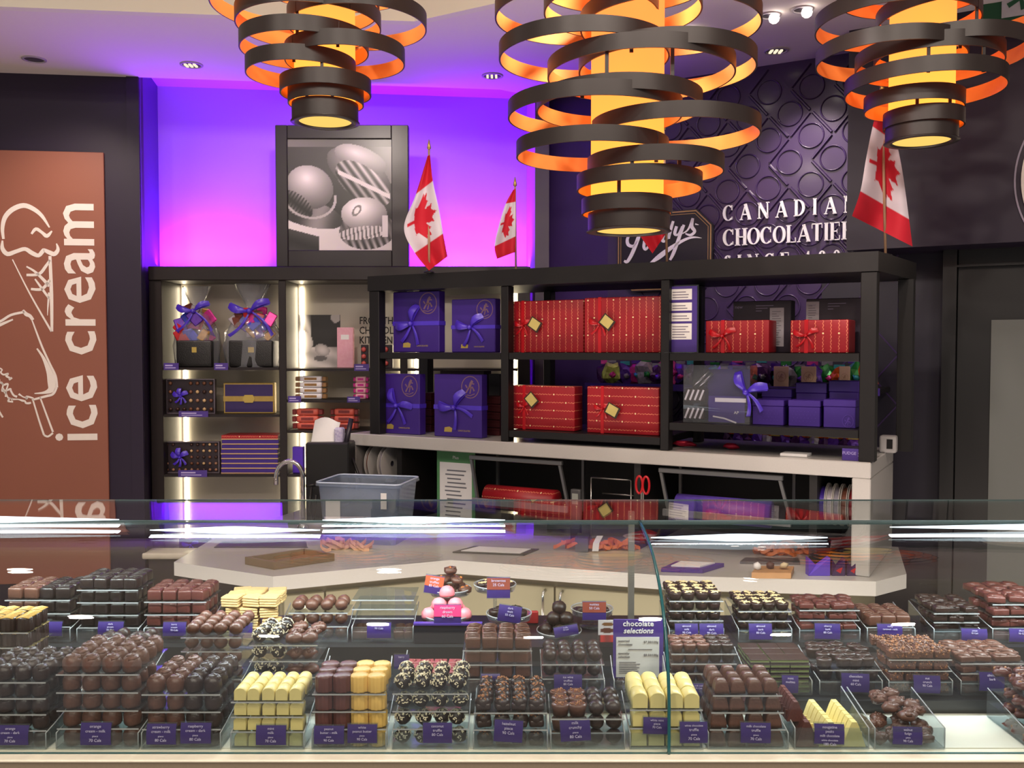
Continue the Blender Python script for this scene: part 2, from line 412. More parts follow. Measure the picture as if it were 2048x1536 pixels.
def lamp(label, YL, cxl, cxr, rings, cap, top, zceil):
    cx = ((cxl+cxr)/2-1024)/F*(YL*CP-.75*SP); r = (cxr-cxl)/2/F*YL*.99
    zc = P(1024+ (cxl+cxr)/2-1024, cap[2], YL).z
    t = thing('ring_chandelier', label, 'chandelier', (cx, YL, zc-.015), group='ring chandeliers over the counters')
    X0, Y0, Z0 = t.location
    topz = top-Z0
    obj('light_cylinder', MB().lathe([(r,.0),(r,topz)], 40), glow, t)
    obj('stem', MB().lathe([(.012,topz),(.012,zceil-Z0)], 10), ringo, t)
    obj('canopy', MB().lathe([(.02,zceil-Z0-.05),(.06,zceil-Z0-.03),(.07,zceil-Z0)], 20), ringo, t)
    rz = []
    rl = list(rings)
    for (a, b, y) in rl+[cap]:
        dep = YL*CP
        xa = (a-1024)/F; xb = (b-1024)/F
        z = P((a+b)/2, y, YL).z-Z0
        dp = YL*CP-(z+Z0-H)*SP
        c = (xa+xb)/2*dp*(1.0); rr = (xb-xa)/2*dp*.985
        h = 30/F*dp if (a,b,y) != cap else 34/F*dp
        mb = MB(); n = 80; cs = ((rr,-h/2),(rr,h/2),(rr-.004,h/2),(rr-.004,-h/2))
        for s_ in range(4):
            mb.lathe([cs[s_], cs[(s_+1)%4]], n, 1 if s_ == 2 else 0, s_ % 2 == 0, cap=False)
        me = mb.mesh('ring')
        for m in (ringo, ringi): me.materials.append(m)
        o = bpy.data.objects.new('ring', me); COL.objects.link(o); o.parent = t; o.location = (c-X0, 0, z)
        rz.append((c-X0, z, rr, h))
    c, z, rr, h = rz[-1]
    cp = MB(); cp.lathe([(rr-.001,-h/2),(rr+.004,-h/2-.003),(rr-.018,-h/2-.004),(rr-.019,-h/2+.002)], 48, cap=False)
    obj('bottom_rim', cp, ringo, t, (c,0,z))
    obj('bottom_diffuser', MB().lathe([(rr-.0185,-h/2+.001),(rr-.0185,-h/2+.003)], 48), glowd, t, (c,0,z))
    # little struts that pin neighbouring bands together
    sb = sorted(rz, key=lambda q: q[1])
    for i in range(len(sb)-1):
        a, b = sb[i], sb[i+1]
        for sg in (-1, 1):
            x = (a[0]+sg*a[2]*.35+b[0]+sg*b[2]*.35)/2
            if abs(x-a[0]) > a[2]*.95 or abs(x-b[0]) > b[2]*.95: continue
            ya = -math.sqrt(a[2]**2-(x-a[0])**2); yb = -math.sqrt(b[2]**2-(x-b[0])**2)
            y = max(ya, yb) if abs(ya-yb) < .05 else None
            if y is None: continue
            obj('strut', MB().box(x-.004, x+.004, y+.003, y+.007, a[1]-a[3]*.4, b[1]+b[3]*.4), ringo, t)
    return t
lamp('large ring chandelier hanging lowest in the middle, ending just above the wall logo', 2.17, 1183, 1328,
  [(987,1320,22),(1085,1405,10),(1158,1522,42),(995,1340,105),(1155,1512,128),(1092,1470,140),(1070,1405,208),(1013,1365,222),(1180,1520,260),(1030,1338,300),(1173,1448,332),(1152,1405,366),(1162,1345,414),(1060,1440,-55),(1120,1500,-120),(1010,1340,-175)],
  (1175,1340,444), 2.62, ZR)
lamp('ring chandelier hanging in front of the purple niche wall above the framed picture', 2.62, 590, 710,
  [(422,760,0),(575,855,42),(472,763,40),(480,738,88),(570,811,112),(492,712,137),(560,743,175),(576,728,195),(500,840,-50),(440,760,-110)],
  (584,717,226), 2.75, ZR)
lamp('ring chandelier hanging in front of the dark bulkhead and the tallest flag', 2.6, 1782, 1905,
  [(1635,1950,40),(1760,2085,30),(1636,1925,110),(1755,2046,104),(1716,1997,120),(1695,2001,170),(1732,1923,206),(1770,1924,240),(1680,1990,-30),(1760,2060,-90)],
  (1774,1912,265), 2.75, ZR)

# ================= ceiling fittings =================
def downlight(px, py, lit, label, r=.05):
    p = PZ(px, py, ZC)
    t = thing('recessed_downlight', label, 'ceiling light', (p.x, p.y, ZC), group='recessed ceiling spotlights')
    obj('trim_ring', MB().lathe([(r,0),(r,-.004),(r*.82,-.006),(r*.8,0)], 24, cap=False), mat('downlight_trim', (170,160,168), .4), t)
    obj('housing', MB().lathe([(r*.8,-.0005),(r*.8,-.0015)], 24), mat('downlight_housing', (70,64,72), .4), t)
    if lit == 2:
        obj('bulb', MB().lump((.01,-.02,-.02), r*.5, amp=0), emitmat('bulb_bright', (255,240,225), 9), t)
    elif lit == 1:
        b = MB()
        for k in range(3): b.box(-.028+k*.02, -.018+k*.02, -.02, .02, -.008, -.0015)
        obj('baffle', b, emitmat('bulb_dim', (255,235,205), 1.0), t)
    return p
downlight(68, 118, 0, 'unlit recessed ceiling spotlight above the brown ice cream sign')
downlight(383, 129, 1, 'small lit recessed spotlight left of the chandelier, above the niche')
downlight(985, 151, 1, 'small lit recessed spotlight between the two chandeliers, above the niche')
for (a, b, l) in ((1540,30,'bright adjustable spotlight, middle one of the three beside the large chandelier'),(1605,18,'bright adjustable spotlight nearest to the dark bulkhead'),(1370,63,'bright adjustable spotlight seen through the bands of the large chandelier')): downlight(a, b, 2, l, .04)
pw = downlight(1553, 101, 1, 'recessed spotlight close to the diamond feature wall')

# ================= lit wall cabinet =================
cx = [FC.s(p, 0, 1.5) for p in (300,325,558,573,800,815,1036,1060)]
ZT, ZTb = FC.sz(430, 533, 0)[1], FC.sz(430, 561, 0)[1]
cab = thing('display_cabinet', 'tall dark wall cabinet with lit shelves under the purple niche', 'cabinet', (cx[0], 4.45, 0))
o = cx[0]; DC = .28
cabm = mat('dark_brown_cabinet', (30,23,23), .45, var=.2, scale=30, spec=.4)
backm = mat('cabinet_back_panel', (190,184,170), .45, .0, var=.05, scale=4)
obj('top_board', MB().box(0, cx[7]-o, -.01, DC, ZTb, ZT, bev=.004), cabm, cab)
for a, b in ((0,1),(2,3),(4,5),(6,7)):
    obj('upright', MB().box(cx[a]-o, cx[b]-o, 0, DC, 0, ZTb-.0005, bev=.002), cabm, cab)
zl = FC.sz(430, 1104, -.1)[1]
obj('ledge', MB().box(FC.s(288,-.1,.6)-o, cx[7]-o, -.13, -.001, zl-.03, zl, bev=.01, seg=2), mat('cabinet_ledge', (214,206,190), .4), cab)
obj('plinth', MB().box(.02, cx[7]-o, -.1, -.002, 0, zl-.031), mat('dark_plinth', (58,54,50), .5), cab)
ledw = emitmat('warm_led_strip', (255,236,200), 22)
shelfz = {0: (735, 829, 949, 1106), 1: (737, 800, 861, 949, 1106), 2: (737, 800, 861, 949, 1106)}
SHZ = {}
for b, (l, r) in enumerate(((1,2),(3,4),(5,6))):
    obj('back_panel', MB().box(cx[l]-o, cx[r]-o, DC-.012, DC-.002, .3, ZTb), backm, cab)
    SHZ[b] = []
    for py in shelfz[b]:
        z = FC.sz(440, py, 0)[1]; SHZ[b].append(z)
        obj('shelf_board', MB().box(cx[l]-o+.002, cx[r]-o-.002, .002, DC-.03, z-.012, z), cabm, cab)
    for x in (cx[l]-o+.012, cx[r]-o-.020):
        obj('led_strip', MB().box(x, x+.008, DC-.022, DC-.014, .5, ZTb-.015), ledw, cab)
# printed back of the cabinet: black and white photo of hands dipping chocolates, and the words
def hands(u, v):
    # u left->right, v bottom->top
    g_ = 205-60*u
    def el(cx_, cy_, a, b, th=0):
        x, y = u-cx_, v-cy_; c, s_ = cos(th), sin(th); X, Y = x*c+y*s_, -x*s_+y*c
        return (X/a)**2+(Y/b)**2
    if u > .38 and v > .36: g_ = 48
    if u <= .38 and v > .5: g_ = 150+60*sin(u*22+v*9)
    if v < .38: g_ = 205-25*sin(u*7+v*20)
    if el(.22,.48,.2,.22,.4) < 1: g_ = 232-90*el(.22,.48,.2,.22,.4)*.4
    if el(.62,.33,.16,.11,-.3) < 1: g_ = 225-60*el(.62,.33,.16,.11,-.3)
    if el(.58,.17,.14,.05) < 1: g_ = 110
    if el(.9,.95,.1,.1) < 1: g_ = 190
    return (g_, g_*.97, g_*.96)
a0, z0 = FC.sz(585, 733, DC-.02); a1, z1 = FC.sz(680, 630, DC-.02)
hp = MB().sheet(lambda u, v: (a0+(a1-a0)*u-o, DC-.0135, SHZ[1][0]+.001+(z1-SHZ[1][0])*v), 48, 48, hands)
obj('printed_photo', hp, printmat(), cab, label='black and white print of hands dipping chocolates')
tx = MB()
blk = mat('black_ink', (25,22,24), .6)
for i, l in enumerate(('FROM THE', 'CHOCOLATE', 'KITCHEN')):
    aa, zz = FC.sz(718, 648+i*19.5, DC-.02)
    tx.text(l, .052, aa-o, zz, DC-.0125, .001, align='LEFT', sx=.78, bold=.012)
obj('printed_words', tx, blk, cab)

# ================= long upper counter with its open front unit =================
UZ = 1.255
ut = FS.s(700, 0, UZ); ue = FS.s(1742, 0, UZ)
UC = thing('raised_counter', 'long white stone counter shelf with open black compartments below', 'counter', tuple(FS.w(ut, 0)), FS.a)
W = ue-ut
obj('counter_top', MB().box(0, W, -.0, .5, UZ-.05, UZ, bev=.003), quartz, UC)
obj('end_panel', MB().box(W-.055, W, 0, .5, .9005, UZ-.0505, bev=.003), quartz, UC)
obj('end_panel', MB().box(0, .03, 0, .5, .9005, UZ-.0505, bev=.003), mat('grey_end_panel', (120,116,112), .4), UC)
inner = mat('black_compartment', (18,16,17), .55, var=.15)
obj('back_panel', MB().box(.03, W-.055, .47, .5, .9005, UZ-.051), inner, UC)
for px in (790, 1268, 1622):
    s_ = FS.s(px, 0, 1.1)-ut
    obj('divider', MB().box(s_-.012, s_+.012, .03, .47, .9005, UZ-.051), inner, UC)
# ---- black open shelf unit standing on the counter ----
TZ = 1.9
us = FS.s(735, 0, TZ)
SU = thing('open_shelf_unit', 'black open shelving unit with gift boxes standing on the white counter', 'shelving unit', tuple(FS.w(us, 0, UZ)), FS.a)
def su(px, d, z): return FS.s(px, d, z)-us
DU = .40
rr_ = Vector((.427*3.2, 3.2)); 
loc = lambda x, y: ((x-FS.w(us,0).x)*FS.u[0]+(y-FS.w(us,0).y)*FS.u[1], (x-FS.w(us,0).x)*FS.v[0]+(y-FS.w(us,0).y)*FS.v[1])
rc = loc(*P(1833, 515, 3.2)[:2]); fc_ = su(1757, 0, TZ)
obj('top_board', MB().prism([(0,0),(fc_,0),(rc[0],rc[1]),(rc[0]-.03, rc[1]+.01),(0,DU)], TZ-.06-UZ, TZ-UZ), black, SU)
posts = [su(737, 0, 1.6), su(1000, 0, 1.6), su(1320, 0, 1.6), su(1719, 0, 1.6)]
pwid = [.05, .032, .030, .048]
for s_, w_ in zip(posts, pwid):
    obj('post', MB().box(s_, s_+w_, .005, .05, .0005, TZ-.0605-UZ, bev=.002), black, SU)
for s_, w_ in zip(posts[:3], pwid):
    obj('post', MB().box(s_, s_+w_, DU-.05, DU-.005, .0005, TZ-.0605-UZ, bev=.002), black, SU)
rp = loc(*P(1812, 600, 3.17)[:2])
obj('post', MB().box(rp[0]-.02, rp[0]+.03, rp[1]-.05, rp[1]-.003, .0005, TZ-.0605-UZ, bev=.002), black, SU)
BZ = {'top': 1.59, 'mid': FS.sz(1160, 868, 0)[1], 'right': FS.sz(1520, 853, 0)[1]}
def board(i, j, z):
    obj('shelf_board', MB().box(posts[i]+pwid[i]+.0005, posts[j]-.0005, .008, DU-.01, z-.026-UZ, z-UZ, bev=.002), black, SU)
board(0,1,BZ['top']); board(1,2,BZ['top']); board(2,3,BZ['top']); board(1,2,BZ['mid']); board(2,3,BZ['right'])

# ================= lower worktop with cream cupboards =================
WZ = .9
wp = [PZ(*q, WZ) for q in ((348,1124),(546,1153),(901,1120),(1330,1151),(1752,1163),(1813,1148))]
back = [FS.w(FS.s(1795, .5, WZ), .52), FS.w(FS.s(700, .5, WZ)+.02, .36)]
wl = PZ(428, 1076, WZ)
wpoly = [(p.x, p.y) for p in wp+back]+[(wl.x, wl.y)]
WT = tag(obj('worktop', MB().prism([(x-wp[0].x, y-wp[0].y) for x, y in wpoly], -.045, 0), quartz, loc=(wp[0].x, wp[0].y, WZ)), 'white stone worktop with angled front under the raised counter', 'worktop')
def inset(poly, d):
    n = len(poly); out = []
    cx_ = sum(p[0] for p in poly)/n; cy_ = sum(p[1] for p in poly)/n
    for p in poly:
        v = Vector((cx_-p[0], cy_-p[1])); l = v.length; out.append((p[0]+v.x/l*d, p[1]+v.y/l*d))
    return out
# cupboards: body follows the front of the worktop
def off(a, b, d):
    v = Vector((b.x-a.x, b.y-a.y)).normalized(); n = Vector((-v.y, v.x)); return Vector((a.x+n.x*d, a.y+n.y*d)), Vector((b.x+n.x*d, b.y+n.y*d)), v
B1, C1, vBC = off(wp[1], wp[2], .06); C2, G2, vCG = off(wp[2], wp[3], .06); G3, H3, vGH = off(wp[3], wp[4], .06)
# corner point between first two fronts
def isect(p, u, q, w_):
    k = ((q.x-p.x)*w_.y-(q.y-p.y)*w_.x)/(u.x*w_.y-u.y*w_.x); return Vector((p.x+u.x*k, p.y+u.y*k))
CC = isect(B1, vBC, C2, vCG)
bk = [(back[0].x-.1, back[0].y-.05), (back[1].x+.1, back[1].y-.05), (wl.x+.15, wl.y-.05)]
B1b = B1+vBC*.03
cup = thing('base_cupboards', 'cream laminate base cupboards carrying the white worktop', 'cupboard', (CC.x, CC.y, 0))
obj('body', MB().prism([(p[0]-CC.x, p[1]-CC.y) for p in [tuple(B1b), tuple(CC), tuple(G2), tuple(H3-vGH*.1)]+bk], .1, WZ-.0455), mat('cream_carcass', (120,114,92), .5, var=.03), cup)
obj('toe_kick', MB().prism([(p[0]-CC.x, p[1]-CC.y) for p in inset([tuple(B1b), tuple(CC), tuple(G2), tuple(H3-vGH*.1)]+bk, .08)], 0, .1), black, cup)
def door(o_, v, s0_, s1_, name='door', handle=None, z0=.13, z1=WZ-.075):
    ang = math.atan2(v.y, v.x)
    d = obj(name, MB().box(s0_, s1_, -.02, -.0005, z0, z1, bev=.002), cream, cup, (o_.x-CC.x, o_.y-CC.y, 0), ang)
    if handle is not None:
        hz = z1-.012
        hb = MB().tube([(handle,-.02,hz),(handle,-.045,hz),(handle,-.052,hz-.01),(handle,-.052,hz-.11),(handle,-.045,hz-.12),(handle,-.02,hz-.12)], .005, 8)
        obj('handle', hb, chrome, d, label='bar handle in polished metal')
L1 = (CC-B1b).length; sp1 = None
def spx(o_, v, px, z=.8):
    # parameter along o_+v*s that falls on column px
    kx = (px-1024)/F
    return (kx*(o_.y*CP-(z-H)*SP)-o_.x)/(v.x-kx*v.y*CP)
m648 = spx(B1b, vBC, 648)
door(B1b, vBC, .01, m648-.003); door(B1b, vBC, m648+.003, L1-.02)
m1112 = spx(CC, vCG, 1112); L2 = (G2-CC).length
door(CC, vCG, .02, m1112-.003, handle=spx(CC, vCG, 1094)); door(CC, vCG, m1112+.003, L2-.01, handle=spx(CC, vCG, 1128))
L3 = (H3-G3).length
door(G3, vGH, .03, L3*.45); door(G3, vGH, L3*.45+.006, L3-.12)
# ================= glass display case =================
ZD = P(1024, 1496, 1.45).z            # white deck the first row stands on
Z2 = P(1024, 1389, 1.62).z
Z3 = P(1024, 1283, 1.80).z
XL, XR = -1.75, 2.35
XS = (1340-1024)/F*(1.42*CP-(ZD-H)*SP)   # seam between the two curved panes
CY = 1.42
case = thing('display_case', 'long curved glass display case full of chocolates', 'display case', (0, CY, 0))
deckm = mat('white_deck', (222,222,210), .3, var=.03, scale=8)
obj('plinth', MB().box(XL, XR, -.010, .56, 0, ZD-.055).box(XL, XR, -.010, .0, ZD-.0552, ZD-.0056), mat('taupe_case_front', (140,128,108), .6, var=.15, scale=300), case)
obj('front_rail', MB().box(XL, XR, -.012, .03, ZD-.0055, ZD-.001, bev=.0015), mat('white_case_rail', (240,236,216), .35), case)
obj('deck', MB().box(XL, XR, .031, .17, ZD-.0549, ZD), deckm, case)
riserm = mat('black_riser', (30,31,32), .35, var=.1)
obj('riser', MB().box(XL, XR, .1705, .345, ZD-.0549, Z2), riserm, case)
obj('riser', MB().box(XL, XR, .3455, .56, ZD-.0549, Z3), riserm, case)
prof = [(.010, ZD-.0005), (.0105, ZD+.04), (.014, 1.06), (.030, 1.11), (.060, 1.16), (.110, 1.205), (.175, 1.238), (.250, 1.258), (.350, 1.270)]
def smooth(pr, n=4):
    out = []
    for i in range(len(pr)-1):
        p0_ = pr[max(0,i-1)]; a = pr[i]; b = pr[i+1]; p3_ = pr[min(len(pr)-1,i+2)]
        for k in range(n):
            t = k/n
            out.append(tuple(.5*((2*a[j])+(-p0_[j]+b[j])*t+(2*p0_[j]-5*a[j]+4*b[j]-p3_[j])*t*t+(-p0_[j]+3*a[j]-3*b[j]+p3_[j])*t**3) for j in (0,1)))
    out.append(pr[-1]); return out
prof = smooth(prof)
cg = glassmat('curved_glass', (250,253,252), 1.0, ior=1.5)
edge = mat('green_glass_edge', (30,92,96), .15, var=.1, spec=.6)
def pane(x0, x1, parent):
    th = .006; n = len(prof); mb = MB(); v = []
    for (y, z), i in zip(prof, range(n)):
        a = prof[max(0,i-1)]; b = prof[min(n-1,i+1)]; d = Vector((b[0]-a[0], b[1]-a[1])).normalized(); nn = Vector((d.y, -d.x))*th
        v += [(x0,y,z),(x1,y,z),(x0,y+nn.x*1,z+nn.y*1),(x1,y+nn.x*1,z+nn.y*1)]
    f = []; 
    mb.add(v, [(i*4+2, i*4+3, i*4+7, i*4+6) for i in range(n-1)], 0, True)
    mb.add(v, [(i*4, i*4+4, i*4+5, i*4+1) for i in range(n-1)], 0, True)
    mb.add(v, [(i*4, i*4+2, i*4+6, i*4+4) for i in range(n-1)]+[(i*4+1, i*4+5, i*4+7, i*4+3) for i in range(n-1)]+[(0,1,3,2), (n*4-4, n*4-2, n*4-1, n*4-3)], 1, False)
    mb.m[-1] = 2
    return obj('curved_glass', mb, [cg, edge, mat('pale_glass_edge', (88,110,112), .2, var=.1, spec=.7)], parent)
pane(XL, XS-.001, case); pane(XS+.001, XR, case)
obj('seam', MB().tube([(XS, y-.0005, z+.0005) for y, z in prof], .0028, 6), mat('teal_seam', (26,92,98), .2, var=.1, spec=.6), case)
tg = glassmat('top_glass', (250,253,252), 1.0, ior=1.5)
tgb = MB(); zr = 1.2702+.18*math.tan(radians(3.2))
tgb.add([(XL,.352,1.2702),(XR,.352,1.2702),(XR,.53,zr),(XL,.53,zr),(XL,.352,1.2732),(XR,.352,1.2732),(XR,.53,zr+.003),(XL,.53,zr+.003)], [(0,3,2,1),(4,5,6,7)])
obj('top_glass', tgb, tg, case)
edgl = mat('pale_glass_edge', (88,110,112), .2, var=.1, spec=.7)
obj('top_glass_edge', MB().box(XL, XR, .5301, .532, zr, zr+.003), edgl, case)
obj('top_glass_edge', MB().box(XL, XR, .3495, .3515, 1.2702, 1.2725), edgl, case)
streakm = emitmat('cool_streak_glow', (230,246,255), 2.2)  # glowing tubes added to imitate light streaks reflected in the curved glass
for (a, b, y_) in ((-330,238,1043),(300,640,1064),(645,1010,1044),(1302,1655,1079),(1780,2500,1058)):
    Yl = {1043:1.745,1044:1.745,1064:1.70,1079:1.665,1058:1.71}[y_]
    pa_, pb_ = P(a, y_-6, Yl), P(b, y_-6, Yl)
    n_ = 16; pts = [(pa_.x+(pb_.x-pa_.x)*k/n_, Yl-CY, pa_.z-.002) for k in range(n_+1)]
    rr_l = [.0008+.0062*min(1, 2.2*min(k, n_-k)/n_) for k in range(n_+1)]
    obj('streak_tube', MB().tube(pts, rr_l, 8), streakm, case)
    light('case_fill', 'AREA', ((pa_.x+pb_.x)/2, Yl, pa_.z-.012), 1.9*(pb_.x-pa_.x)/.4, (240,250,255), abs(pb_.x-pa_.x), .012)  # added area light below each streak tube to brighten the chocolates
for px in (1262, -250, 2500):
    yy = 1.885; x = (px-1024)/F*(yy*CP-(1.1-H)*SP)
    obj('post', MB().box(x-.006, x+.006, yy-CY-.006, yy-CY+.006, Z3+.0005, 1.2695), mat('post_steel', (150,146,136), .35, .7), case)
# ================= things around the back counter =================
def fit(fr, px0, px1, pyt, d, zb):
    zt = fr.sz((px0+px1)/2, pyt, d)[1]; zm = (zt+zb)/2
    return fr.s(px0, d, zm), fr.s(px1, d, zm), zt
def place(name, label, cat, fr, px0, px1, pyt, d, zb, group=None, turn=0.0):
    s0_, s1_, zt = fit(fr, px0, px1, pyt, d, zb)
    t = thing(name, label, cat, tuple(fr.w((s0_+s1_)/2, d, zb+.0006)), fr.a+turn, group)
    return t, s1_-s0_, zt-zb
def Ty(x, y, z, ang): return Matrix.Translation((x,y,z)) @ Matrix.Rotation(ang, 4, 'Y')
def leaf(mb, x, z, y, ang, L, W, bulge=.25, end=.0, m=0, tail=False):
    T = Ty(x, y, z, -ang)
    def fn(u, v):
        w_ = W*(min(1, .22+1.5*u)*(1 if u < .8 else 1-(u-.8)*1.2) if not tail else (.45+.55*u))
        return (L*u, -bulge*L*sin(pi*u)*(1-.2*(2*v-1)**2)-.001, (v-.5)*w_ + (.16*L*sin(u*2.6) if not tail else .12*L*sin(u*3)))
    mb.sheet(fn, 8, 3, None, m, T)
    if not tail:
        mb.sheet(lambda u, v: (L*u*.96, -.002-.1*bulge*L*sin(pi*u), (v-.5)*W*.75*min(1,.3+u)+.05*L*sin(u*2.6)), 6, 2, None, m, T)
def bow(x, z, y, S, angs=(2.9, .3), tails=(-2.1, -1.0), W=.36, TL=1.1):
    mb = MB()
    for a in angs: leaf(mb, x, z, y, a, S, S*W)
    for a in tails: leaf(mb, x, z, y, a, S*TL, S*W*.55, .12, tail=True)
    mb.lump((x, y-S*.12, z), S*.15, amp=.1, sub=1)
    return mb
def emblem(mb, x, z, rx, rz_, y, m):
    n = 28
    pts = [(x+rx*cos(2*pi*k/n), z+rz_*sin(2*pi*k/n)) for k in range(n+1)]
    mb.ribbon(pts, rx*.09, .0006, m, y=y)
    # little rider-like crest inside the oval
    for st, w_ in (([(-.5,-.55),(-.2,-.1),(.25,.0),(.45,-.35)], .16), ([(-.1,-.1),(.05,.35),(.25,.6)], .26), ([(.05,.35),(.45,.3)], .12), ([(-.35,-.05),(-.55,.2)], .14), ([(.1,-.05),(-.05,-.6)], .12), ([(-.6,-.7),(0,-.78),(.5,-.6)], .08)):
        mb.ribbon([(x+a*rx, z+b*rz_) for a, b in st], rx*w_, .0006, m, y=y)
embm = mat('bronze_foil_print', (128,96,112), .4, .2, var=.1)
goldp = mat('gold_print', (188,164,84), .4, .3, var=.1)
# ---- purple ribboned boxes ----
def purple_box(px0, px1, pyt, d, zb, label, sw, tl):
    t, w, h = place('gift_box', label, 'gift box', FS, px0, px1, pyt, d, zb, 'tall purple ribboned boxes')
    obj('box', MB().box(-w/2, w/2, 0, .045, 0, h, bev=.003), boxp, t)
    e = MB(); emblem(e, w*.27, h*.80, w*.18, h*.17, -.0001, 0); obj('emblem', e, embm, t)
    g_ = MB(); g_.plate([(-w*.28,h*.08),(-w*.12,h*.08),(-w*.11,h*.14),(-w*.17,h*.165),(-w*.27,h*.15)], .0006); obj('gold_seal', g_, goldp, t); obj('gold_lettering', MB().text('CHOCOLATES', h*.035, w*.14, h*.095, th=.0006), goldp, t)
    rb = MB().box(-w/2-.001, w/2+.001, -.0014, .046, h*.44, h*.51); obj('ribbon', rb, ribp, t)
    b = bow(sw[0]*w, h*.47, -.002, w*.36, sw[1], tl); obj('bow', b, ribp, t)
    return t
purple_box(786, 878, 583, .08, BZ['top'], 'purple box with a loose bow and bright tail, upper left bay of the black unit', (-.08,(pi,1.1)), (-1.25,-2.2))
purple_box(903, 990, 598, .08, BZ['top'], 'purple box with a thin knotted bow and a long tail, upper bay beside the pillar', (-.05,(2.8,.6)), (-2.0,-.8))
purple_box(755, 839, 748, .06, UZ, 'purple box with a crossed bow standing at the left end of the white counter', (-.02,(1.9,-.1)), (-2.2,-1.1))
purple_box(868, 963, 749, .06, UZ, 'purple box with a dark drooping tail, second along the white counter', (-.05,(.9,2.9)), (-1.6,-.4))
# ---- red wrapped boxes ----
def wrapmat(name, vert):
    m = bpy.data.materials.new(name); m.use_nodes = True; nt = m.node_tree; N = nt.nodes; L = nt.links; b = N['Principled BSDF']; b.inputs['Roughness'].default_value = .38
    tc = N.new('ShaderNodeTexCoord'); sx = N.new('ShaderNodeSeparateXYZ'); L.new(tc.outputs['Object'], sx.inputs[0])
    A, Bc = (sx.outputs[0], sx.outputs[2]) if vert else (sx.outputs[2], sx.outputs[0])
    def mt(op, a, b_=None, c_=None):
        n = N.new('ShaderNodeMath'); n.operation = op
        for i, q in enumerate((a, b_, c_)):
            if q is None: continue
            if isinstance(q, (int,float)): n.inputs[i].default_value = q
            else: L.new(q, n.inputs[i])
        return n.outputs[0]
    pit = .0245 if vert else .03
    a1 = mt('MULTIPLY', A, 1/pit); fa_ = mt('SUBTRACT', mt('FRACT', a1), .5); row = mt('FLOOR', a1)
    b1 = mt('ADD', mt('MULTIPLY', Bc, 1/(.125 if vert else .10)), mt('MULTIPLY', row, .5)); fb_ = mt('SUBTRACT', mt('FRACT', b1), .5)
    da = mt('MULTIPLY', fa_, pit); db = mt('MULTIPLY', fb_, .125 if vert else .10)
    dist = mt('SQRT', mt('ADD', mt('MULTIPLY', da, da), mt('MULTIPLY', db, db)))
    dot = mt('LESS_THAN', dist, .0030)
    nz = N.new('ShaderNodeTexNoise'); nz.inputs['Scale'].default_value = 260; L.new(tc.outputs['Object'], nz.inputs['Vector'])
    wav = mt('MULTIPLY', mt('SINE', mt('MULTIPLY', Bc, 520)), .0013)
    ln = mt('LESS_THAN', mt('ABSOLUTE', mt('SUBTRACT', da, wav)), .0013)
    ln = mt('MULTIPLY', ln, mt('GREATER_THAN', mt('ABSOLUTE', db), .008)); ln = mt('MULTIPLY', ln, mt('GREATER_THAN', nz.outputs[0], .42))
    n2 = N.new('ShaderNodeTexNoise'); n2.inputs['Scale'].default_value = 9; L.new(tc.outputs['Object'], n2.inputs['Vector'])
    m0 = N.new('ShaderNodeMix'); m0.data_type = 'RGBA'; m0.inputs[6].default_value = lin((142,20,30)); m0.inputs[7].default_value = lin((172,30,42)); L.new(n2.outputs[0], m0.inputs[0])
    m1 = N.new('ShaderNodeMix'); m1.data_type = 'RGBA'; L.new(ln, m1.inputs[0]); L.new(m0.outputs[2], m1.inputs[6]); m1.inputs[7].default_value = lin((222,128,96))
    m2 = N.new('ShaderNodeMix'); m2.data_type = 'RGBA'; L.new(dot, m2.inputs[0]); L.new(m1.outputs[2], m2.inputs[6]); m2.inputs[7].default_value = lin((250,225,170))
    L.new(m2.outputs[2], b.inputs['Base Color'])
    bp = N.new('ShaderNodeBump'); bp.inputs['Strength'].default_value = .25; bp.inputs['Distance'].default_value = .004; L.new(n2.outputs[0], bp.inputs['Height']); L.new(bp.outputs[0], b.inputs['Normal'])
    return m
wrapv, wraph = wrapmat('red_wrap_lengthwise', True), wrapmat('red_wrap_crosswise', False)
def red_box(px0, px1, pyt, d, zb, label, m, tagp=None, bowang=None, turn=0.0, S=.3, dep=.07, rx=-.26):
    t, w, h = place('wrapped_gift_box', label, 'gift box', FS, px0, px1, pyt, d, zb, 'red wrapped gift boxes', turn)
    obj('box', MB().box(-w/2, w/2, 0, dep, 0, h, bev=.004, seg=2), m, t)
    x = w*rx
    obj('ribbon', MB().box(x-.006, x+.006, -.0012, dep+.001, -.0001, h+.0012), redsat, t)
    obj('bow', bow(x, h*.52, -.002, h*S, *(bowang or ((2.7,.4),(-2.3,-1.1)))), redsat, t)
    if tagp:
        a = tagp[2]; sz = .042
        g_ = MB().plate([(-sz*.5,-sz*.62),(sz*.5,-sz*.62),(sz*.5,sz*.62),(-sz*.5,sz*.62)], .0015, 0, Ty(tagp[0]*w, -.012, tagp[1]*h, a)).plate([(-sz*.4,-sz*.45),(sz*.42,-sz*.45),(sz*.42,sz*.5),(-sz*.4,sz*.5)], .0008, 1, Ty(tagp[0]*w, -.0136, tagp[1]*h, a))
        obj('gift_tag', g_, [mat('tag_dark', (52,40,30), .5), mat('tag_gold', (205,188,112), .45)], t)
    return t
red_box(1017, 1167, 601, .07, BZ['top'], 'red striped gift box with a pale tag, left of two large ones on the shelf', wrapv, (-.12,.54,-1.0), S=.2, rx=-.3)
red_box(1170, 1326, 594, .05, BZ['top'], 'red striped gift box, widest one, its tag half covered by ribbon', wrapv, (-.19,.55,-.9), S=.22, turn=.04, rx=-.3)
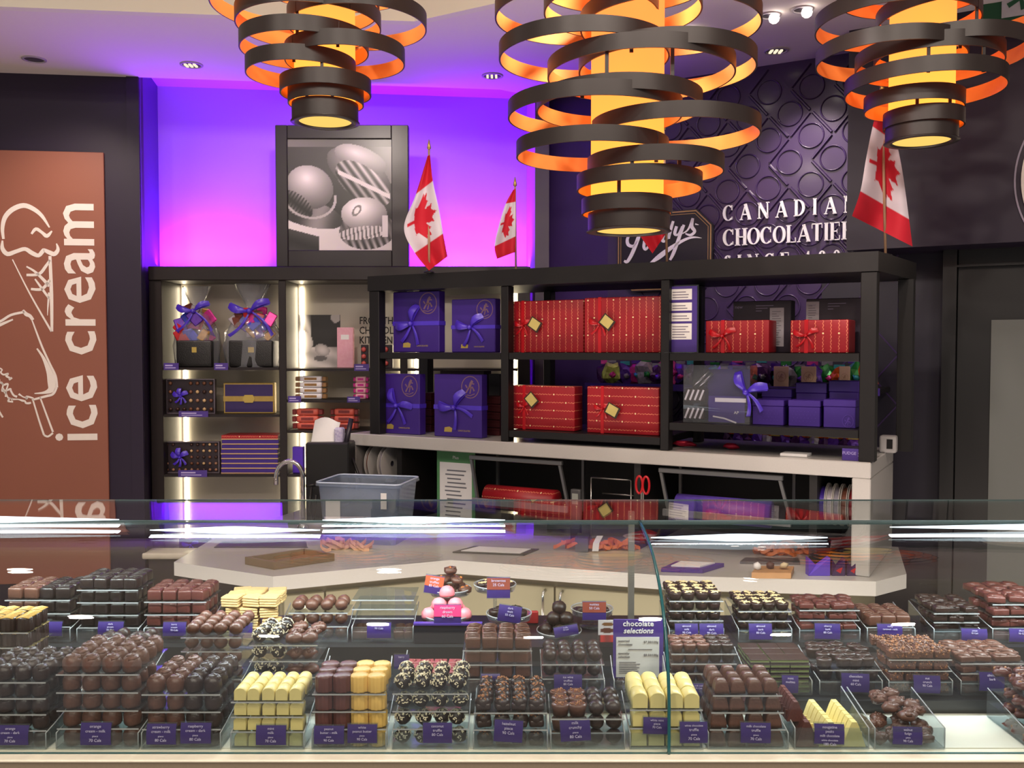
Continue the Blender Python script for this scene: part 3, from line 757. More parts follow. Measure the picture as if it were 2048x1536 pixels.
red_box(1021, 1149, 772, .07, BZ['mid'], 'red gift box with crosswise lettering and a folded gold tag, lower shelf', wraph, (-.14,.68,-.75), S=.2, rx=-.28)
red_box(1174, 1318, 774, .06, BZ['mid'], 'red gift box with crosswise lettering and a square gold tag, right on the lower shelf', wraph, (-.12,.5,-1.1), S=.2, rx=-.28)
red_box(1411, 1538, 641, .06, BZ['top'], 'small red striped box with a wide red bow next to the purple price sign', wrapv, S=.45, rx=-.22, dep=.1)
red_box(1580, 1698, 640, .06, BZ['top'], 'small red striped box with a star-shaped red bow at the end of the upper shelf', wrapv, S=.4, turn=-.03, rx=-.22, dep=.1)
# ---- dark boxes and stacks behind ----
dkbox = mat('dark_printed_box', (34,24,40), .45, var=.1); maroon = mat('maroon_box', (70,22,26), .5, var=.15)
def dark_box(px0, px1, pyt, d, zb, label, lab=None, m=None, fr=FS, dep=.06):
    t, w, h = place('chocolate_box', label, 'chocolate box', fr, px0, px1, pyt, d, zb)
    obj('carton', MB().box(-w/2, w/2, 0, dep, 0, h, bev=.002), m or dkbox, t)
    if lab:
        q = MB().plate([(lab[0]*w,lab[1]*h),(lab[2]*w,lab[1]*h),(lab[2]*w,lab[3]*h),(lab[0]*w,lab[3]*h)], .0006)
        obj('printed_label', q, mat('info_label', (168,164,170), .6, var=.1), t)
        k = MB(); n = int((lab[3]-lab[1])*h/.008)
        for i in range(n-1):
            z = lab[1]*h+.006+i*.008; k.box((lab[0]+.04)*w, (lab[2]-.04-.1*random.random())*w, -.0012, -.0006, z, z+.0025)
        obj('fine_print', k, mat('grey_ink', (120,116,124), .6), t)
        k = MB(); k.text('new', h*.09, -w*.4, h*.86, th=.0006, m=0); 
        for i in range(3): k.box(-w*.1, w*.0+.02*i, -.0007, 0, h*(.80+.05*i), h*(.80+.05*i)+.002)
        obj('printed_lines', k, mat('lilac_ink', (130,122,150), .6), t)
    return t
dark_box(1466, 1582, 602, .2, BZ['top'], 'dark chocolate box with a pale info panel behind the small red box near the sign', (.14,.12,.38,.86))
dark_box(1612, 1722, 597, .2, BZ['top'], 'dark chocolate box with three printed stripes, behind the small red box at the shelf end', (-.5,.3,-.26,.95))
def boxstack(px0, px1, py0, py1, n, d, fr, zb, label, group, mats_):
    s0_, s1_, zt = fit(fr, px0, px1, py0, d, zb); h = (zt-zb)/n
    for i in range(n):
        t = thing('flat_box', label[i] if isinstance(label, list) else label, 'chocolate box', tuple(fr.w((s0_+s1_)/2+random.uniform(-.003,.003), d, zb+.0006+i*h)), fr.a, group)
        w = s1_-s0_
        obj('tray', MB().box(-w/2, w/2, 0, .12, 0, h*.62, bev=.001), mats_[0] if i < n-1 or len(mats_) < 4 else mats_[2], t)
        obj('lid', MB().box(-w/2-.001, w/2+.001, -.001, .121, h*.62, h*.93, bev=.001), mats_[1] if i < n-1 or len(mats_) < 4 else mats_[3], t)
boxstack(842, 862, 785, 0, 5, .2, FS, UZ, 'flat maroon box in the low stack between the two purple boxes on the counter', 'maroon boxes between the purple boxes', (maroon, maroon))
boxstack(966, 1000, 792, 0, 5, .2, FS, UZ, 'flat maroon box in the stack right of the second purple box on the counter', 'maroon boxes beside the pillar', (maroon, maroon))
boxstack(1541, 1577, 660, 0, 3, .24, FS, BZ['top'], 'flat maroon box lying between the two small red gift boxes', 'maroon boxes on the upper shelf', (maroon, maroon))
dark_box(880, 968, 741, .30, UZ, 'black box with a red lid edge standing behind the purple box on the counter', None, mat('black_red_box', (40,16,20), .5))
dark_box(977, 999, 748, .28, UZ, 'narrow grey box wedged beside the pillar of the black unit', None, mat('dark_grey_box', (48,48,50), .5))
# ---- purple price sign in acrylic ----
def pricesign():
    t, w, h = place('price_sign', 'tall purple sign with four white text panels on the upper shelf', 'sign', FS, 1337, 1394, 573, .03, BZ['top'])
    acr = glassmat('clear_acrylic', (235,240,242), 1, dens=.03)
    obj('holder', MB().box(-w/2-.004, w/2+.004, .0025, .0045, 0, h+.004).box(-w/2-.004, w/2+.004, -.03, .0024, 0, .002), acr, t)
    obj('card', MB().box(-w/2, w/2, 0, .0015, .003, h), cardp, t)
    k = MB(); l = MB()
    for a, b in ((.80,.96),(.635,.755),(.475,.60),(.20,.44)):
        k.box(-w*.40, w*.32, -.0006, 0, a*h, b*h)
        z = b*h-.012
        while z > a*h+.004:
            l.box(-w*.36, w*(.05+.2*random.random()), -.0010, -.0006, z, z+.003); z -= .009
    obj('text_panel', k, white, t); obj('text_lines', l, mat('grey_text', (120,112,130), .6), t)
pricesign()
# ---- clear boxed gift set with ribbon and purple cubes ----
def giftset():
    t, w, h = place('gift_set', 'clear boxed gift set with purple pouch and striped chocolates, lower right shelf', 'gift set', FS, 1367, 1500, 731, .05, BZ['right'])
    acr = glassmat('clear_wrap', (225,225,235), 1, dens=.06)
    obj('clear_box', MB().box(-w/2, w/2, -.001, .09, 0, h), acr, t)
    obj('purple_card', MB().box(-w*.12, w*.42, .004, .008, .004, h*.47).box(-w*.2, w*.44, .05, .055, h*.3, h*.93), boxp, t)
    k = MB().box(-w*.02, w*.44, .002, .0038, h*.37, h*.44); k.text('AP', .014, w*.3, h*.17, .002, .0006)
    k.ribbon([(-w*.05,h*.12),(w*.12,h*.09),(w*.3,h*.02)], .005, .001, y=.003); obj('white_print', k, white, t)
    for i, (zz, nm) in enumerate(((h*.05, 0), (h*.37, 1))):
        c_ = MB().box(-w*.48, -w*.18, .004, .05, zz, zz+h*.22, bev=.004)
        obj('chocolate_block', c_, [choc_d], t)
        s_ = MB()
        for q in range(4):
            s_.ribbon([(-w*.48+q*w*.075, zz+h*.02),(-w*.42+q*w*.075, zz+h*.2)], w*.028, .001, y=.0035)
        obj('white_stripes', s_, white, t)
    obj('silver_spoons', MB().tube([(-w*.38,.02,h*.62),(-w*.15,.03,h*.9)], .006, 8).tube([(-w*.3,.02,h*.6),(-w*.1,.03,h*.86)], .006, 8), steel, t)
    obj('bow', bow(w*.45, h*.55, -.003, w*.32, (1.9,.2), (-.9,-1.5)), ribp, t)
choc_d = mat('dark_chocolate', (46,27,22), .33, var=.25, scale=60, bump=.25, bscale=160, spec=.5)
giftset()
def cube(px0, px1, pyt, d, label, zb=None, crest=False):
    t, w, h = place('purple_cube_box', label, 'gift box', FS, px0, px1, pyt, d, BZ['right'] if zb is None else zb, 'purple cube boxes on the lower shelf')
    obj('box', MB().box(-w/2, w/2, 0, w*.8, 0, h*.75, bev=.002), boxp, t)
    obj('lid', MB().box(-w/2-.0015, w/2+.0015, -.0015, w*.8+.0015, h*.75, h, bev=.002), boxp, t)
    e = MB()
    if crest: emblem(e, w*.27, h*.25, w*.17, w*.2, -.0016, 0)
    else:
        for i in range(7):
            for j in range(4): e.plate([(-w*.38+i*w*.115+(j%2)*.004, h*.2+j*h*.12),(-w*.36+i*w*.115+(j%2)*.004,h*.2+j*h*.12),(-w*.37+i*w*.115+(j%2)*.004,h*.225+j*h*.12)], .0005, y=-.0001)
    obj('pattern', e, mat('violet_print', (86,58,160), .5), t)
cube(1505, 1567, 800, .06, 'small purple cube box with faint dots, beside the clear gift set')
cube(1577, 1640, 801, .06, 'small purple cube box with faint dots, in the middle of the front three')
cube(1647, 1711, 800, .06, 'small purple cube box with an oval crest, at the shelf end', crest=True)
cube(1524, 1582, 778, .17, 'purple cube box in the back row, lowest and partly behind the ribbon')
cube(1592, 1652, 766, .17, 'purple cube box in the back row, behind the middle one')
cube(1658, 1716, 762, .17, 'purple cube box in the back row at the shelf end')
# ---- small things on the counter under the shelves ----
t, w, h = place('counter_sign', 'small purple tent sign with a white price at the counter end', 'sign', FS, 1684, 1733, 898, .02, UZ)
obj('card', MB().box(-w/2, w/2, 0, .002, 0, h, bev=.0005), cardp, t); obj('lettering', MB().text('FUDGE', h*.35, -w*.2, h*.5, th=.0006), lblue, t); obj('price', MB().text('$2', h*.6, w*.3, h*.35, th=.0006), lblue, t)
t, w, h = place('paper_pad', 'thin white paper pad lying on the raised counter', 'paper pad', FS, 1560, 1614, 902, .04, UZ)
obj('pad', MB().box(-w/2, w/2, 0, .07, 0, .009, bev=.001), paper, t)
t, w, h = place('tape_dispenser', 'light grey dispenser with a black window at the far counter end', 'dispenser', FS, 1758, 1792, 872, .30, UZ)
obj('housing', MB().box(-w/2, w/2, 0, .05, 0, h, bev=.008, seg=2), mat('light_grey_plastic', (168,166,166), .4), t); obj('window', MB().box(-w*.05, w*.3, -.001, 0, h*.25, h*.8, bev=0), black, t)
# red tag, bags
for (a, b, y0_, c_, l) in ((1338, 1386, 886, (190,24,60), 'red foil bag lying under the lower shelf beside the pillar'), (1441, 1473, 890, (196,28,70), 'red foil bag at the left of the row of purple bags under the shelf'),(1030, 1046, 868, (170,24,30), 'tiny red tag on the counter below the red gift box')):
    t, w, h = place('foil_bag', l, 'candy bag', FS, a, b, y0_, .12, UZ)
    obj('bag', MB().lump((0,.03,max(.012,h*.5)), max(.5*h,.01), sc=(w/max(h,.02),1,1), amp=.25, sub=2), mat('red_foil', c_, .25, .3, var=.3, scale=60), t)
# ---- wall shelves with candy bags on the feature wall ----
foils = [mat('foil_%s' % n, c_, .22, .35, var=.5, scale=80) for n, c_ in (('purple', (92,50,160)), ('pink', (220,60,150)), ('silver', (150,146,160)), ('green', (40,130,60)), ('orange', (226,96,40)), ('lime', (176,190,90)), ('teal', (60,160,170)), ('black', (30,24,34)), ('plum', (70,30,90)))]
def wallshelf(px0, px1, py, d, label, ticket):
    a, z = FR.sz(px0, py, d); b = FR.s(px1, d, z)
    t = thing('wall_shelf', label, 'shelf', tuple(FR.w(a, d, z)), FR.a)
    obj('board', MB().box(0, b-a, 0, -d-.013, -.02, 0, bev=.002), black, t)
    obj('ticket_rail', MB().box(0, b-a, -.003, -.0002, -.026, .004), mat('purple_rail', (72,46,140), .4), t)
    k = MB(); x = .03
    while x < b-a-.1:
        if ticket: k.box(x, x+.06, -.0042, -.003, -.015, -.008)
        x += .15
    if ticket: obj('price_tickets', k, lblue, t)
    return a, b, z
LF = {0:'purple',1:'pink',2:'silver',3:'green',4:'orange',5:'lime',6:'teal',7:'black',8:'plum'}
a, b, z = wallshelf(1170, 1760, 767, -.3, 'upper black wall shelf with a purple price rail on the feature wall', True)
seq = [8,5,0,1,2,8,1,0,2,8,6,2,0,2,8,7,2,3,0,3,4,3,4]
labs = {}
for i, k in enumerate(seq):
    s_ = a+.05+i*(b-a-.1)/(len(seq)-1)*.985
    t = thing('candy_bag', '%s foil candy bag standing on the upper wall shelf' % LF[k], 'candy bag', tuple(FR.w(s_, -.2+random.uniform(-.03,.03), z+.0006)), FR.a+random.uniform(-.3,.3), 'candy bags on the upper wall shelf, '+LF[k])
    hh = random.uniform(.040,.054)
    obj('bag', MB().lump((0,0,hh), hh, amp=.3, freq=1.8, seed=i, sc=(.95,.45,1), smooth=False, sub=2), foils[k], t)
    obj('header', MB().box(-.022, .022, -.004, .004, hh*1.9, hh*2.3), foils[[1,2,6,0,3,2][i%6]], t)
    obj('foil_fold', MB().lump((.01,-.02,hh*.8), .014, amp=.4, seed=i+5), foils[[2,1,2,6,3,0][i%6]], t)
for i, (p0_, p1_) in enumerate(((1547,1577),(1602,1632),(1678,1700))):
    t, w, h = place('carved_tile', ('beige square tag with a round crest, nearest to the clear gift set', 'beige square tag with a round crest, middle of the three above the cubes', 'beige square tag, partly hidden, at the end above the cubes')[i], 'tag', FR, p0_, p1_, 733, -.29, z)
    obj('tile', MB().box(-w/2, w/2, 0, .006, 0, h, bev=.002), mat('beige_tag', (190,160,136), .6, var=.12), t)
    e = MB(); emblem(e, 0, h*.5, w*.32, w*.34, -.0001, 0); obj('crest', e, mat('tan_print', (150,118,100), .6), t)
a, b, z = wallshelf(1335, 1745, 905, -.3, 'lower black wall shelf behind the raised counter', False)
for i in range(15):
    s_ = a+.25+i*(b-a-.3)/14
    k = (8,0,8,0,2)[i%5]
    t = thing('candy_bag', '%s candy bag in the low row behind the cube boxes' % LF[k], 'candy bag', tuple(FR.w(s_, -.2, z+.0006)), FR.a+random.uniform(-.2,.2), 'candy bags on the lower wall shelf, '+LF[k])
    obj('bag', MB().lump((0,0,.045), .045, amp=.3, freq=2, seed=i+40, sc=(.7,.45,1), smooth=False), foils[k], t)
    obj('closure', MB().box(-.02, .02, -.004, .004, .085, .097), goldp if i % 2 else foils[4], t)
# ================= flags =================
LEAF = [(0,.5),(.085,.33),(.2,.385),(.145,.10),(.29,.245),(.32,.165),(.46,.19),(.415,.055),(.49,.01),(.255,-.185),(.285,-.275),(.03,-.235),(.035,-.47)]
LEAF = LEAF+[(-x,y) for x, y in LEAF[::-1]][:-1]
def pip(x, y, pl):
    c_ = False; n = len(pl)
    for i in range(n):
        x0_, y0_ = pl[i]; x1_, y1_ = pl[i-1]
        if (y0_ > y) != (y1_ > y) and x < (x1_-x0_)*(y-y0_)/(y1_-y0_)+x0_: c_ = not c_
    return c_
def flag(label, Y, pole, Lp, Rp, wob=.02, zbase=TZ, tip=True, fw=60):
    """pole: bottom/top pixels; Lp/Rp: edge pixels of the hanging cloth at u = 0 .. 1"""
    ptop = P(pole[0], pole[1], Y); pb = P(pole[2], pole[3], Y)
    t = thing('canada_flag', label, 'flag', (pb.x, pb.y, zbase+.0005))
    o_ = Vector(t.location)
    pm = mat('pole_wood', (176,140,110), .5, var=.1)
    obj('pole', MB().tube([(0,0,0), tuple(ptop-o_)], .0045, 10), pm, t)
    obj('finial', MB().lathe([(.002,0),(.008,.006),(.006,.018),(.0015,.04)], 12, T=Matrix.Translation(ptop-o_)), gold, t)
    obj('base', MB().lathe([(.02,0),(.02,.004),(.008,.008)], 16), black, t)
    def ip(pl, u):
        x = u*(len(pl)-1); i = min(int(x), len(pl)-2); q = x-i
        p0_ = pl[max(0,i-1)]; a_ = pl[i]; b_ = pl[i+1]; p3_ = pl[min(len(pl)-1,i+2)]
        return [.5*((2*a_[j])+(-p0_[j]+b_[j])*q+(2*p0_[j]-5*a_[j]+4*b_[j]-p3_[j])*q*q+(-p0_[j]+3*a_[j]-3*b_[j]+p3_[j])*q**3) for j in (0,1)]
    def fn(u, v):   # u: across, v: down the cloth
        l = ip(Lp, v); r = ip(Rp, v)
        return P(l[0]+(r[0]-l[0])*u, l[1]+(r[1]-l[1])*u, Y-.012-wob*sin(u*7+v*2.2)*(.3+v)) - o_
    def colr(u, v):
        if v < .25 or v > .75: return (200,20,45)
        x = 1-u-.5; x = u-.5
        return (200,20,45) if pip((v-.5)*2/.86, x/.86, LEAF) else (214,206,216)
    obj('cloth', MB().sheet(fn, fw, 100, colr), printmat('flag_cloth', .75), t)
    return t
flag('Canadian flag on a short pole right of the framed picture', 3.62, (858,300,858,546), [(855,312),(831,390),(808,455),(829,505),(858,541)], [(860,310),(866,363),(878,418),(886,466),(895,513)])
flag('small Canadian flag near the end of the purple niche', 3.75, (1030,374,1032,548), [(1026,380),(1011,408),(998,450),(989,492),(994,518)], [(1031,377),(1031,404),(1031,438),(1031,472),(1031,504)], .01)
flag('Canadian flag mostly hidden behind the large chandelier, in front of the wall logo', 3.25, (1327,262,1334,535), [(1318,276),(1285,330),(1262,395),(1272,455),(1305,507)], [(1327,272),(1328,325),(1329,380),(1330,430),(1330,470)], .012)
flag('tallest Canadian flag, standing at the right end of the black unit', 2.97, (1764,185,1771,512), [(1756,212),(1745,254),(1732,318),(1721,381),(1704,432)], [(1774,205),(1794,288),(1806,350),(1818,437),(1825,493)], .02)
# ================= framed picture =================
def sweets(u, v):
    g_ = 50+50*v
    if u > .55 and v > .6: g_ = 60+120*max(0,(u-.55))*1.6
    if v > .93: g_ = 150-60*u
    def el(cx_, cy_, a_, b_, th=0.0):
        x, y = u-cx_, v-cy_; c, s_ = cos(th), sin(th); X, Y = x*c+y*s_, -x*s_+y*c
        return math.sqrt((X/a_)**2+(Y/b_)**2), X/a_, Y/b_
    # table top
    if v < .27+.05*(1-u): g_ = 225-30*u
    if v < .2-.25*u and u < .3: g_ = 70+300*abs(v-.1+.3*u)
    def blob(g0, cx_, cy_, a_, b_, th, hi, lo, soft=.9):
        r, X, Y = el(cx_, cy_, a_, b_, th)
        if r < 1: 
            s_ = max(0, 1-math.hypot(X+.25, Y-.35)*soft*.75); return lo+(hi-lo)*s_
        return g0
    # back piece, wrapped with folds
    g_ = blob(g_, .68, .70, .34, .17, -.55, 190, 80)
    g_ = blob(g_, .70, .82, .26, .11, -.35, 228, 120)
    r, X, Y = el(.72, .60, .30, .15, -.6)
    if r < 1: g_ = 130+60*sin(X*9+Y*14)+30*Y
    if abs(v-(.70-.45*(u-.5))) < .02 and .48 < u < .98: g_ = 220
    # left dome
    r, X, Y = el(.18, .34, .36, .12, -.25)
    if r < 1: g_ = 120+40*sin(X*5)
    g_ = blob(g_, .21, .57, .23, .19, -.35, 240, 110)
    r, X, Y = el(.08, .42, .18, .09, -.6)
    if r < 1: g_ = 60+120*abs(sin(X*18))*abs(Y)
    if abs(el(.20, .50, .26, .20, -.3)[0]-1) < .05 and v < .5: g_ = 190
    # front piece in its crinkled case
    r, X, Y = el(.76, .18, .27, .17, .05)
    if r < 1: g_ = 120+70*sin(X*26+Y*6)*abs(Y)
    g_ = blob(g_, .73, .33, .22, .15, 0, 255, 130)
    r, X, Y = el(.72, .16, .24, .06, .1)
    if r < 1 and sin(X*38) > -.2: g_ = 205
    r, X, Y = el(.66, .36, .06, .035, .9)
    if .6 < r < 1: g_ = 150
    if .96 > u > .9 and .12 < v < .32: g_ = 210
    g_ = 255*min(1, max(0, g_/255-.17)*1.34)**1.15+8
    return (g_, g_*.955, g_*.95)
fl, fz1 = FC.sz(550, 250, .02); fr_ = FC.s(817, .02, 2.3)
PF = thing('framed_picture', 'large framed black and white photo of dipped chocolates on top of the cabinet', 'picture', ((fl+fr_)/2, 4.45+.02, ZT+.0006))
W_ = fr_-fl; H_ = fz1-ZT
frm = mat('dark_frame', (34,27,31), .34, var=.15)
bl, br, bt, bb = W_*24/267, W_*34/267, H_*28/290, H_*34/290
obj('frame', MB().box(-W_/2, -W_/2+bl, 0, .05, 0, H_, bev=.003).box(W_/2-br, W_/2, 0, .05, 0, H_, bev=.003).box(-W_/2+bl, W_/2-br, 0, .05, H_-bt, H_, bev=.003).box(-W_/2+bl, W_/2-br, 0, .05, 0, bb, bev=.003), frm, PF)
obj('print', MB().sheet(lambda u, v: (-W_/2+bl-.001+(W_-bl-br+.002)*u, .012, bb-.001+(H_-bt-bb+.002)*v), 130, 150, sweets), printmat('glossy_print', .3), PF)
obj('backing', MB().box(-W_/2+bl, W_/2-br, .014, .04, bb, H_-bt), black, PF)
# ================= signs =================
offw = mat('off_white_vinyl', (228,220,212), .55, var=.03)
brown = mat('copper_brown_panel', (138,84,66), .5, var=.06, scale=2.5)
zt_, zb_ = FL.sz(207, 305, -.015)[1], FL.sz(214, 1163, -.015)[1]
sx0, sx1 = FL.s(-260, -.015, 1.8), FL.s(212, -.015, 1.8)
SG = thing('ice_cream_sign', 'tall copper brown sign reading ice cream, with white drawings of a cone and a bar', 'sign', tuple(FL.w(sx1, -.0005, zb_)), FL.a)
obj('panel', MB().box(sx0-sx1, 0, -.015, 0, 0, zt_-zb_, bev=.002), brown, SG)
def lp(q): a_, z_ = FL.sz(q[0], q[1], -.016); return (a_-sx1, z_-zb_)
def up(v): return FL.s(v, 0, 1.6)-FL.s(0, 0, 1.6)
pxm = (FL.s(200,0,1.6)-FL.s(100,0,1.6))/100
def smooth2(pts, n=4):
    out = []
    for i in range(len(pts)-1):
        p0_ = pts[max(0,i-1)]; a = pts[i]; b = pts[i+1]; p3_ = pts[min(len(pts)-1,i+2)]
        for k in range(n):
            t = k/n; out.append(tuple(.5*((2*a[j])+(-p0_[j]+b[j])*t+(2*p0_[j]-5*a[j]+4*b[j]-p3_[j])*t*t+(-p0_[j]+3*a[j]-3*b[j]+p3_[j])*t**3) for j in range(len(a))))
    out.append(tuple(pts[-1])); return out
def stroke(mb, pts, sm=True, conv=lp, k=None, m=0, y=-.0151, th=.0012):
    pts = smooth2(pts) if sm else pts
    mb.ribbon([conv(q) for q in pts], [q[2]*(k or pxm) for q in pts], th, m, y=y)
dw = MB()
for st in ([(7,478,5),(5,457,7),(10,435,9),(25,419,10),(47,411,10),(67,418,9),(84,432,7),(99,455,3)],
           [(63,468,4),(72,458,7),(84,465,6),(94,472,8),(104,462,3)],
           [(5,481,3),(5,497,8),(15,508,9),(32,503,8),(50,498,8),(64,506,9),(77,511,8),(85,503,8),(88,500,7),(99,505,9),(109,508,9),(116,499,7),(113,487,2)],
           [(25,519,2),(60,588,3),(103,663,4)], [(100,512,6),(103,590,7),(104,663,5)], [(95,631,1),(96,612,3),(98,585,4)],
           [(53,533,3),(72,545,5),(99,572,7)], [(53,550,5),(78,548,6),(92,532,6),(100,520,4)], [(62,578,5),(84,578,6),(100,560,6)], [(70,558,3),(86,580,5),(99,598,4)],
           [(-30,652,4),(0,643,5),(22,630,5),(49,624,5)], [(-20,660,3),(0,650,6),(26,639,3)], [(46,620,4),(52,628,8),(60,632,7),(66,640,6)],
           [(64,640,2.5),(84,693,4),(100,728,4),(111,752,5),(114,775,5)], [(74,697,3),(87,716,6),(98,742,11),(103,762,16),(103,778,14),(90,785,6),(69,787,2)],
           [(113,775,5),(106,788,5),(90,793,5),(64,800,4)],
           [(66,800,3),(78,840,3.5),(88,870,4)], [(80,794,3),(94,832,3.5),(106,864,4)], [(88,870,4),(96,873,4),(106,866,4)]):
    stroke(dw, st)
rs = random.Random(3)
for (ax, ay, bx_, by_) in ((0,735,26,760),(2,762,30,790),(4,780,24,805),(20,800,62,806),(40,790,64,800),(-6,745,10,790),(-10,800,2,830)):
    pts = []
    for k in range(9):
        pts.append((ax+(bx_-ax)*k/8+rs.uniform(-5,5), ay+(by_-ay)*k/8+rs.uniform(-5,5), rs.uniform(2.5,4.5)))
    stroke(dw, pts)
obj('white_drawing', dw, offw, SG)
# lettering running upwards
tm = MB(); tm.text('ice cream', 1, align='LEFT'); xs = [v.x for v in tm.v]; x0_, x1_ = min(xs), max(xs)
tx2 = MB(); tx2.text('x', 1, align='LEFT'); xh = max(v.z for v in tx2.v)
A_ = lp((194, 880)); B_ = lp((191, 409)); C_ = lp((136, 640)); D_ = lp((194, 640))
size = (D_[0]-C_[0])/xh; kx = (B_[1]-A_[1])/((x1_-x0_)*size)
tt = MB(); tt.text('ice cream', size, A_[0], A_[1]-x0_*size*kx, -.0151, .0012, align='LEFT', sx=kx, vertical=True, bold=.008)
obj('lettering', tt, offw, SG)

# ---- serif capitals for the wall ----
def glyph(mb, ch, x, z, w, h, y, th, m=0):
    st, hr, sf = h*.17, h*.06, h*.05
    def R(x0, x1, z0, z1): mb.plate([(x+x0*w,z+z0*h),(x+x1*w,z+z0*h),(x+x1*w,z+z1*h),(x+x0*w,z+z1*h)], th, m, y=y)
    sw = st/w; hw = hr/w; s_ = .055
    def stem(c, ww=None, z0=0, z1=1, serif=True):
        ww = ww or sw; R(c-ww/2, c+ww/2, z0, z1)
        if serif:
            if z0 == 0: R(c-ww/2-.09, c+ww/2+.09, 0, s_)
            if z1 == 1: R(c-ww/2-.09, c+ww/2+.09, 1-s_, 1)
    def rib(pts, ws): mb.ribbon([(x+a*w, z+b*h) for a, b in pts], [q*h for q in ws], th, m, y=y)
    def arc(cx_, cz, rx, rz_, a0_, a1_, wmin=.05, wmax=.17, n=18):
        pts = []; ws = []
        for k in range(n+1):
            t = radians(a0_+(a1_-a0_)*k/n); pts.append((cx_+rx*cos(t), cz+rz_*sin(t))); ws.append(wmin+(wmax-wmin)*abs(cos(t))**1.3)
        rib(pts, ws)
    if ch == 'C': arc(.52,.5,.40,.46,48,312); R(.80,.86,.66,.98); R(.82,.87,.08,.26)
    elif ch == 'O': arc(.5,.5,.40,.46,0,360,n=28)
    elif ch == 'D': stem(.2); arc(.30,.5,.52,.465,-90,90); R(.2,.34,0,s_); R(.2,.34,1-s_,1)
    elif ch == 'A': rib([(.12,.03),(.5,.97)], [.06,.06]); rib([(.47,.98),(.86,.03)], [.17,.17]); R(.25,.70,.30,.37); R(0,.26,0,s_); R(.68,1.0,0,s_)
    elif ch == 'N': stem(.15, hw*1.2); stem(.85, hw*1.2, serif=False); R(.72,1,1-s_,1); rib([(.14,.97),(.84,.04)], [.17,.17]); R(0,.25,1-s_,1)
    elif ch == 'I': stem(.5)
    elif ch == 'H': stem(.2); stem(.8); R(.2,.8,.46,.53)
    elif ch == 'L': stem(.25); R(.2,.9,0,s_); R(.85,.92,0,.28)
    elif ch == 'T': stem(.5, serif=False); R(.35,.65,0,s_); R(.05,.95,1-s_*1.2,1); R(.05,.11,.72,1); R(.89,.95,.72,1)
    elif ch == 'E': stem(.22); R(.2,.88,0,s_); R(.2,.86,1-s_,1); R(.3,.65,.47,.53); R(.83,.9,0,.26); R(.80,.87,.76,1); R(.62,.67,.38,.62)
    elif ch == 'R': stem(.2); arc(.34,.74,.34,.22,-90,90); R(.2,.36,1-s_,1); R(.2,.36,.48,.54); rib([(.45,.5),(.86,.03)], [.15,.17]); R(.74,1,0,s_)
    elif ch == 'S': arc(.5,.74,.26,.22,30,270,.06,.15); arc(.5,.27,.28,.23,90,-150,.06,.16); R(.72,.77,.72,.98); R(.20,.25,.02,.28)
    elif ch == '1': R(.42,.60,0,1); R(.3,.72,0,s_); rib([(.28,.82),(.5,.98)], [.06,.1])
    elif ch == '9': arc(.5,.68,.26,.28,0,360,.06,.15,24); arc(.40,.5,.38,.46,40,-70,.06,.15)
    elif ch == '0': arc(.5,.5,.30,.46,0,360,.06,.15,26)
    elif ch == '7': R(.15,.85,.88,1); rib([(.8,.9),(.4,0)], [.12,.16])
def lettering(label, word, px0, px1, ptop, pbot, widths, gap):
    a0_, z1_ = FR.sz(px0, ptop, -.02); _, z0_ = FR.sz(px0, pbot, -.02); a1_ = FR.s(px1, -.02, z0_)
    tot = sum(widths.get(c, 1.0) for c in word)+gap*(len(word)-1)
    k = (a1_-a0_)/tot; x = 0
    t = thing('wall_lettering', label, 'lettering', tuple(FR.w(a0_, 0, z0_)), FR.a)
    mb = MB()
    for c in word:
        w = widths.get(c, 1.0)*k
        if c != ' ': glyph(mb, c, x, 0, w, z1_-z0_, -.0125, .012)
        x += w+gap*k
    obj('letters', mb, mat('white_acrylic_letters', (236,234,240), .4, var=.02), t)
WD = {'I':.45, 'A':1.05, 'N':1.05, ' ':.35, '1':.6, 'E':.85, 'L':.85, 'T':.9, 'S':.75, '9':.75, '0':.75, '7':.75, 'R':1.0}
lettering('white raised letters reading CANADIAN on the feature wall, widely spaced', 'CANADIAN', 1446, 1713, 411, 443, WD, .55)
lettering('white raised letters reading CHOCOLATIER below the word CANADIAN', 'CHOCOLATIER', 1446, 1710, 459, 493, WD, .04)
lettering('white raised letters reading SINCE 1907, only their tops clear of the shelf unit', 'SINCE 1907', 1448, 1712, 511, 543, WD, .5)
# ---- script logo plaque ----
pa, pz = FR.sz(1236, 535, -.03)
LG = thing('logo_plaque', 'dark plaque with gold border and white script lettering on the feature wall', 'sign', tuple(FR.w(pa, -.0125, pz-.12)), FR.a)
def rp_(q): a_, z_ = FR.sz(q[0], q[1], -.03); return (a_-pa, z_-(pz-.12))
a1_, zt1 = rp_((1427, 418)); _, ztl = rp_((1250, 437)); zt1 = rp_((1400,418))[1]
W2 = a1_; c_ = .075
octo = lambda k: [(0+k, c_+k*.4), (c_+k*.4, 0+k), (W2-c_-k*.4, 0+k), (W2-k, c_+k*.4), (W2-k, zt1-c_-k*.4), (W2-c_-k*.4, zt1-k), (c_+k*.4, zt1-k), (k, zt1-c_-k*.4)]
obj('board', MB().plate(octo(0), .028, y=-.001), mat('plaque_black', (30,24,38), .35), LG)
gb = MB()
for k, w_ in ((.008, .006), (.020, .003)):
    o8 = octo(k); gb.ribbon(o8+[o8[0]], w_, .003, y=-.029)
obj('gold_border', gb, mat('antique_gold', (176,140,98), .35, .5, var=.1), LG)
sc_ = MB(); s6 = lambda q: rp_((1140+q[0]/3.413, 380+q[1]/3.413))
kk = (FR.s(1400,-.03,2)-FR.s(1300,-.03,2))/100/3.413
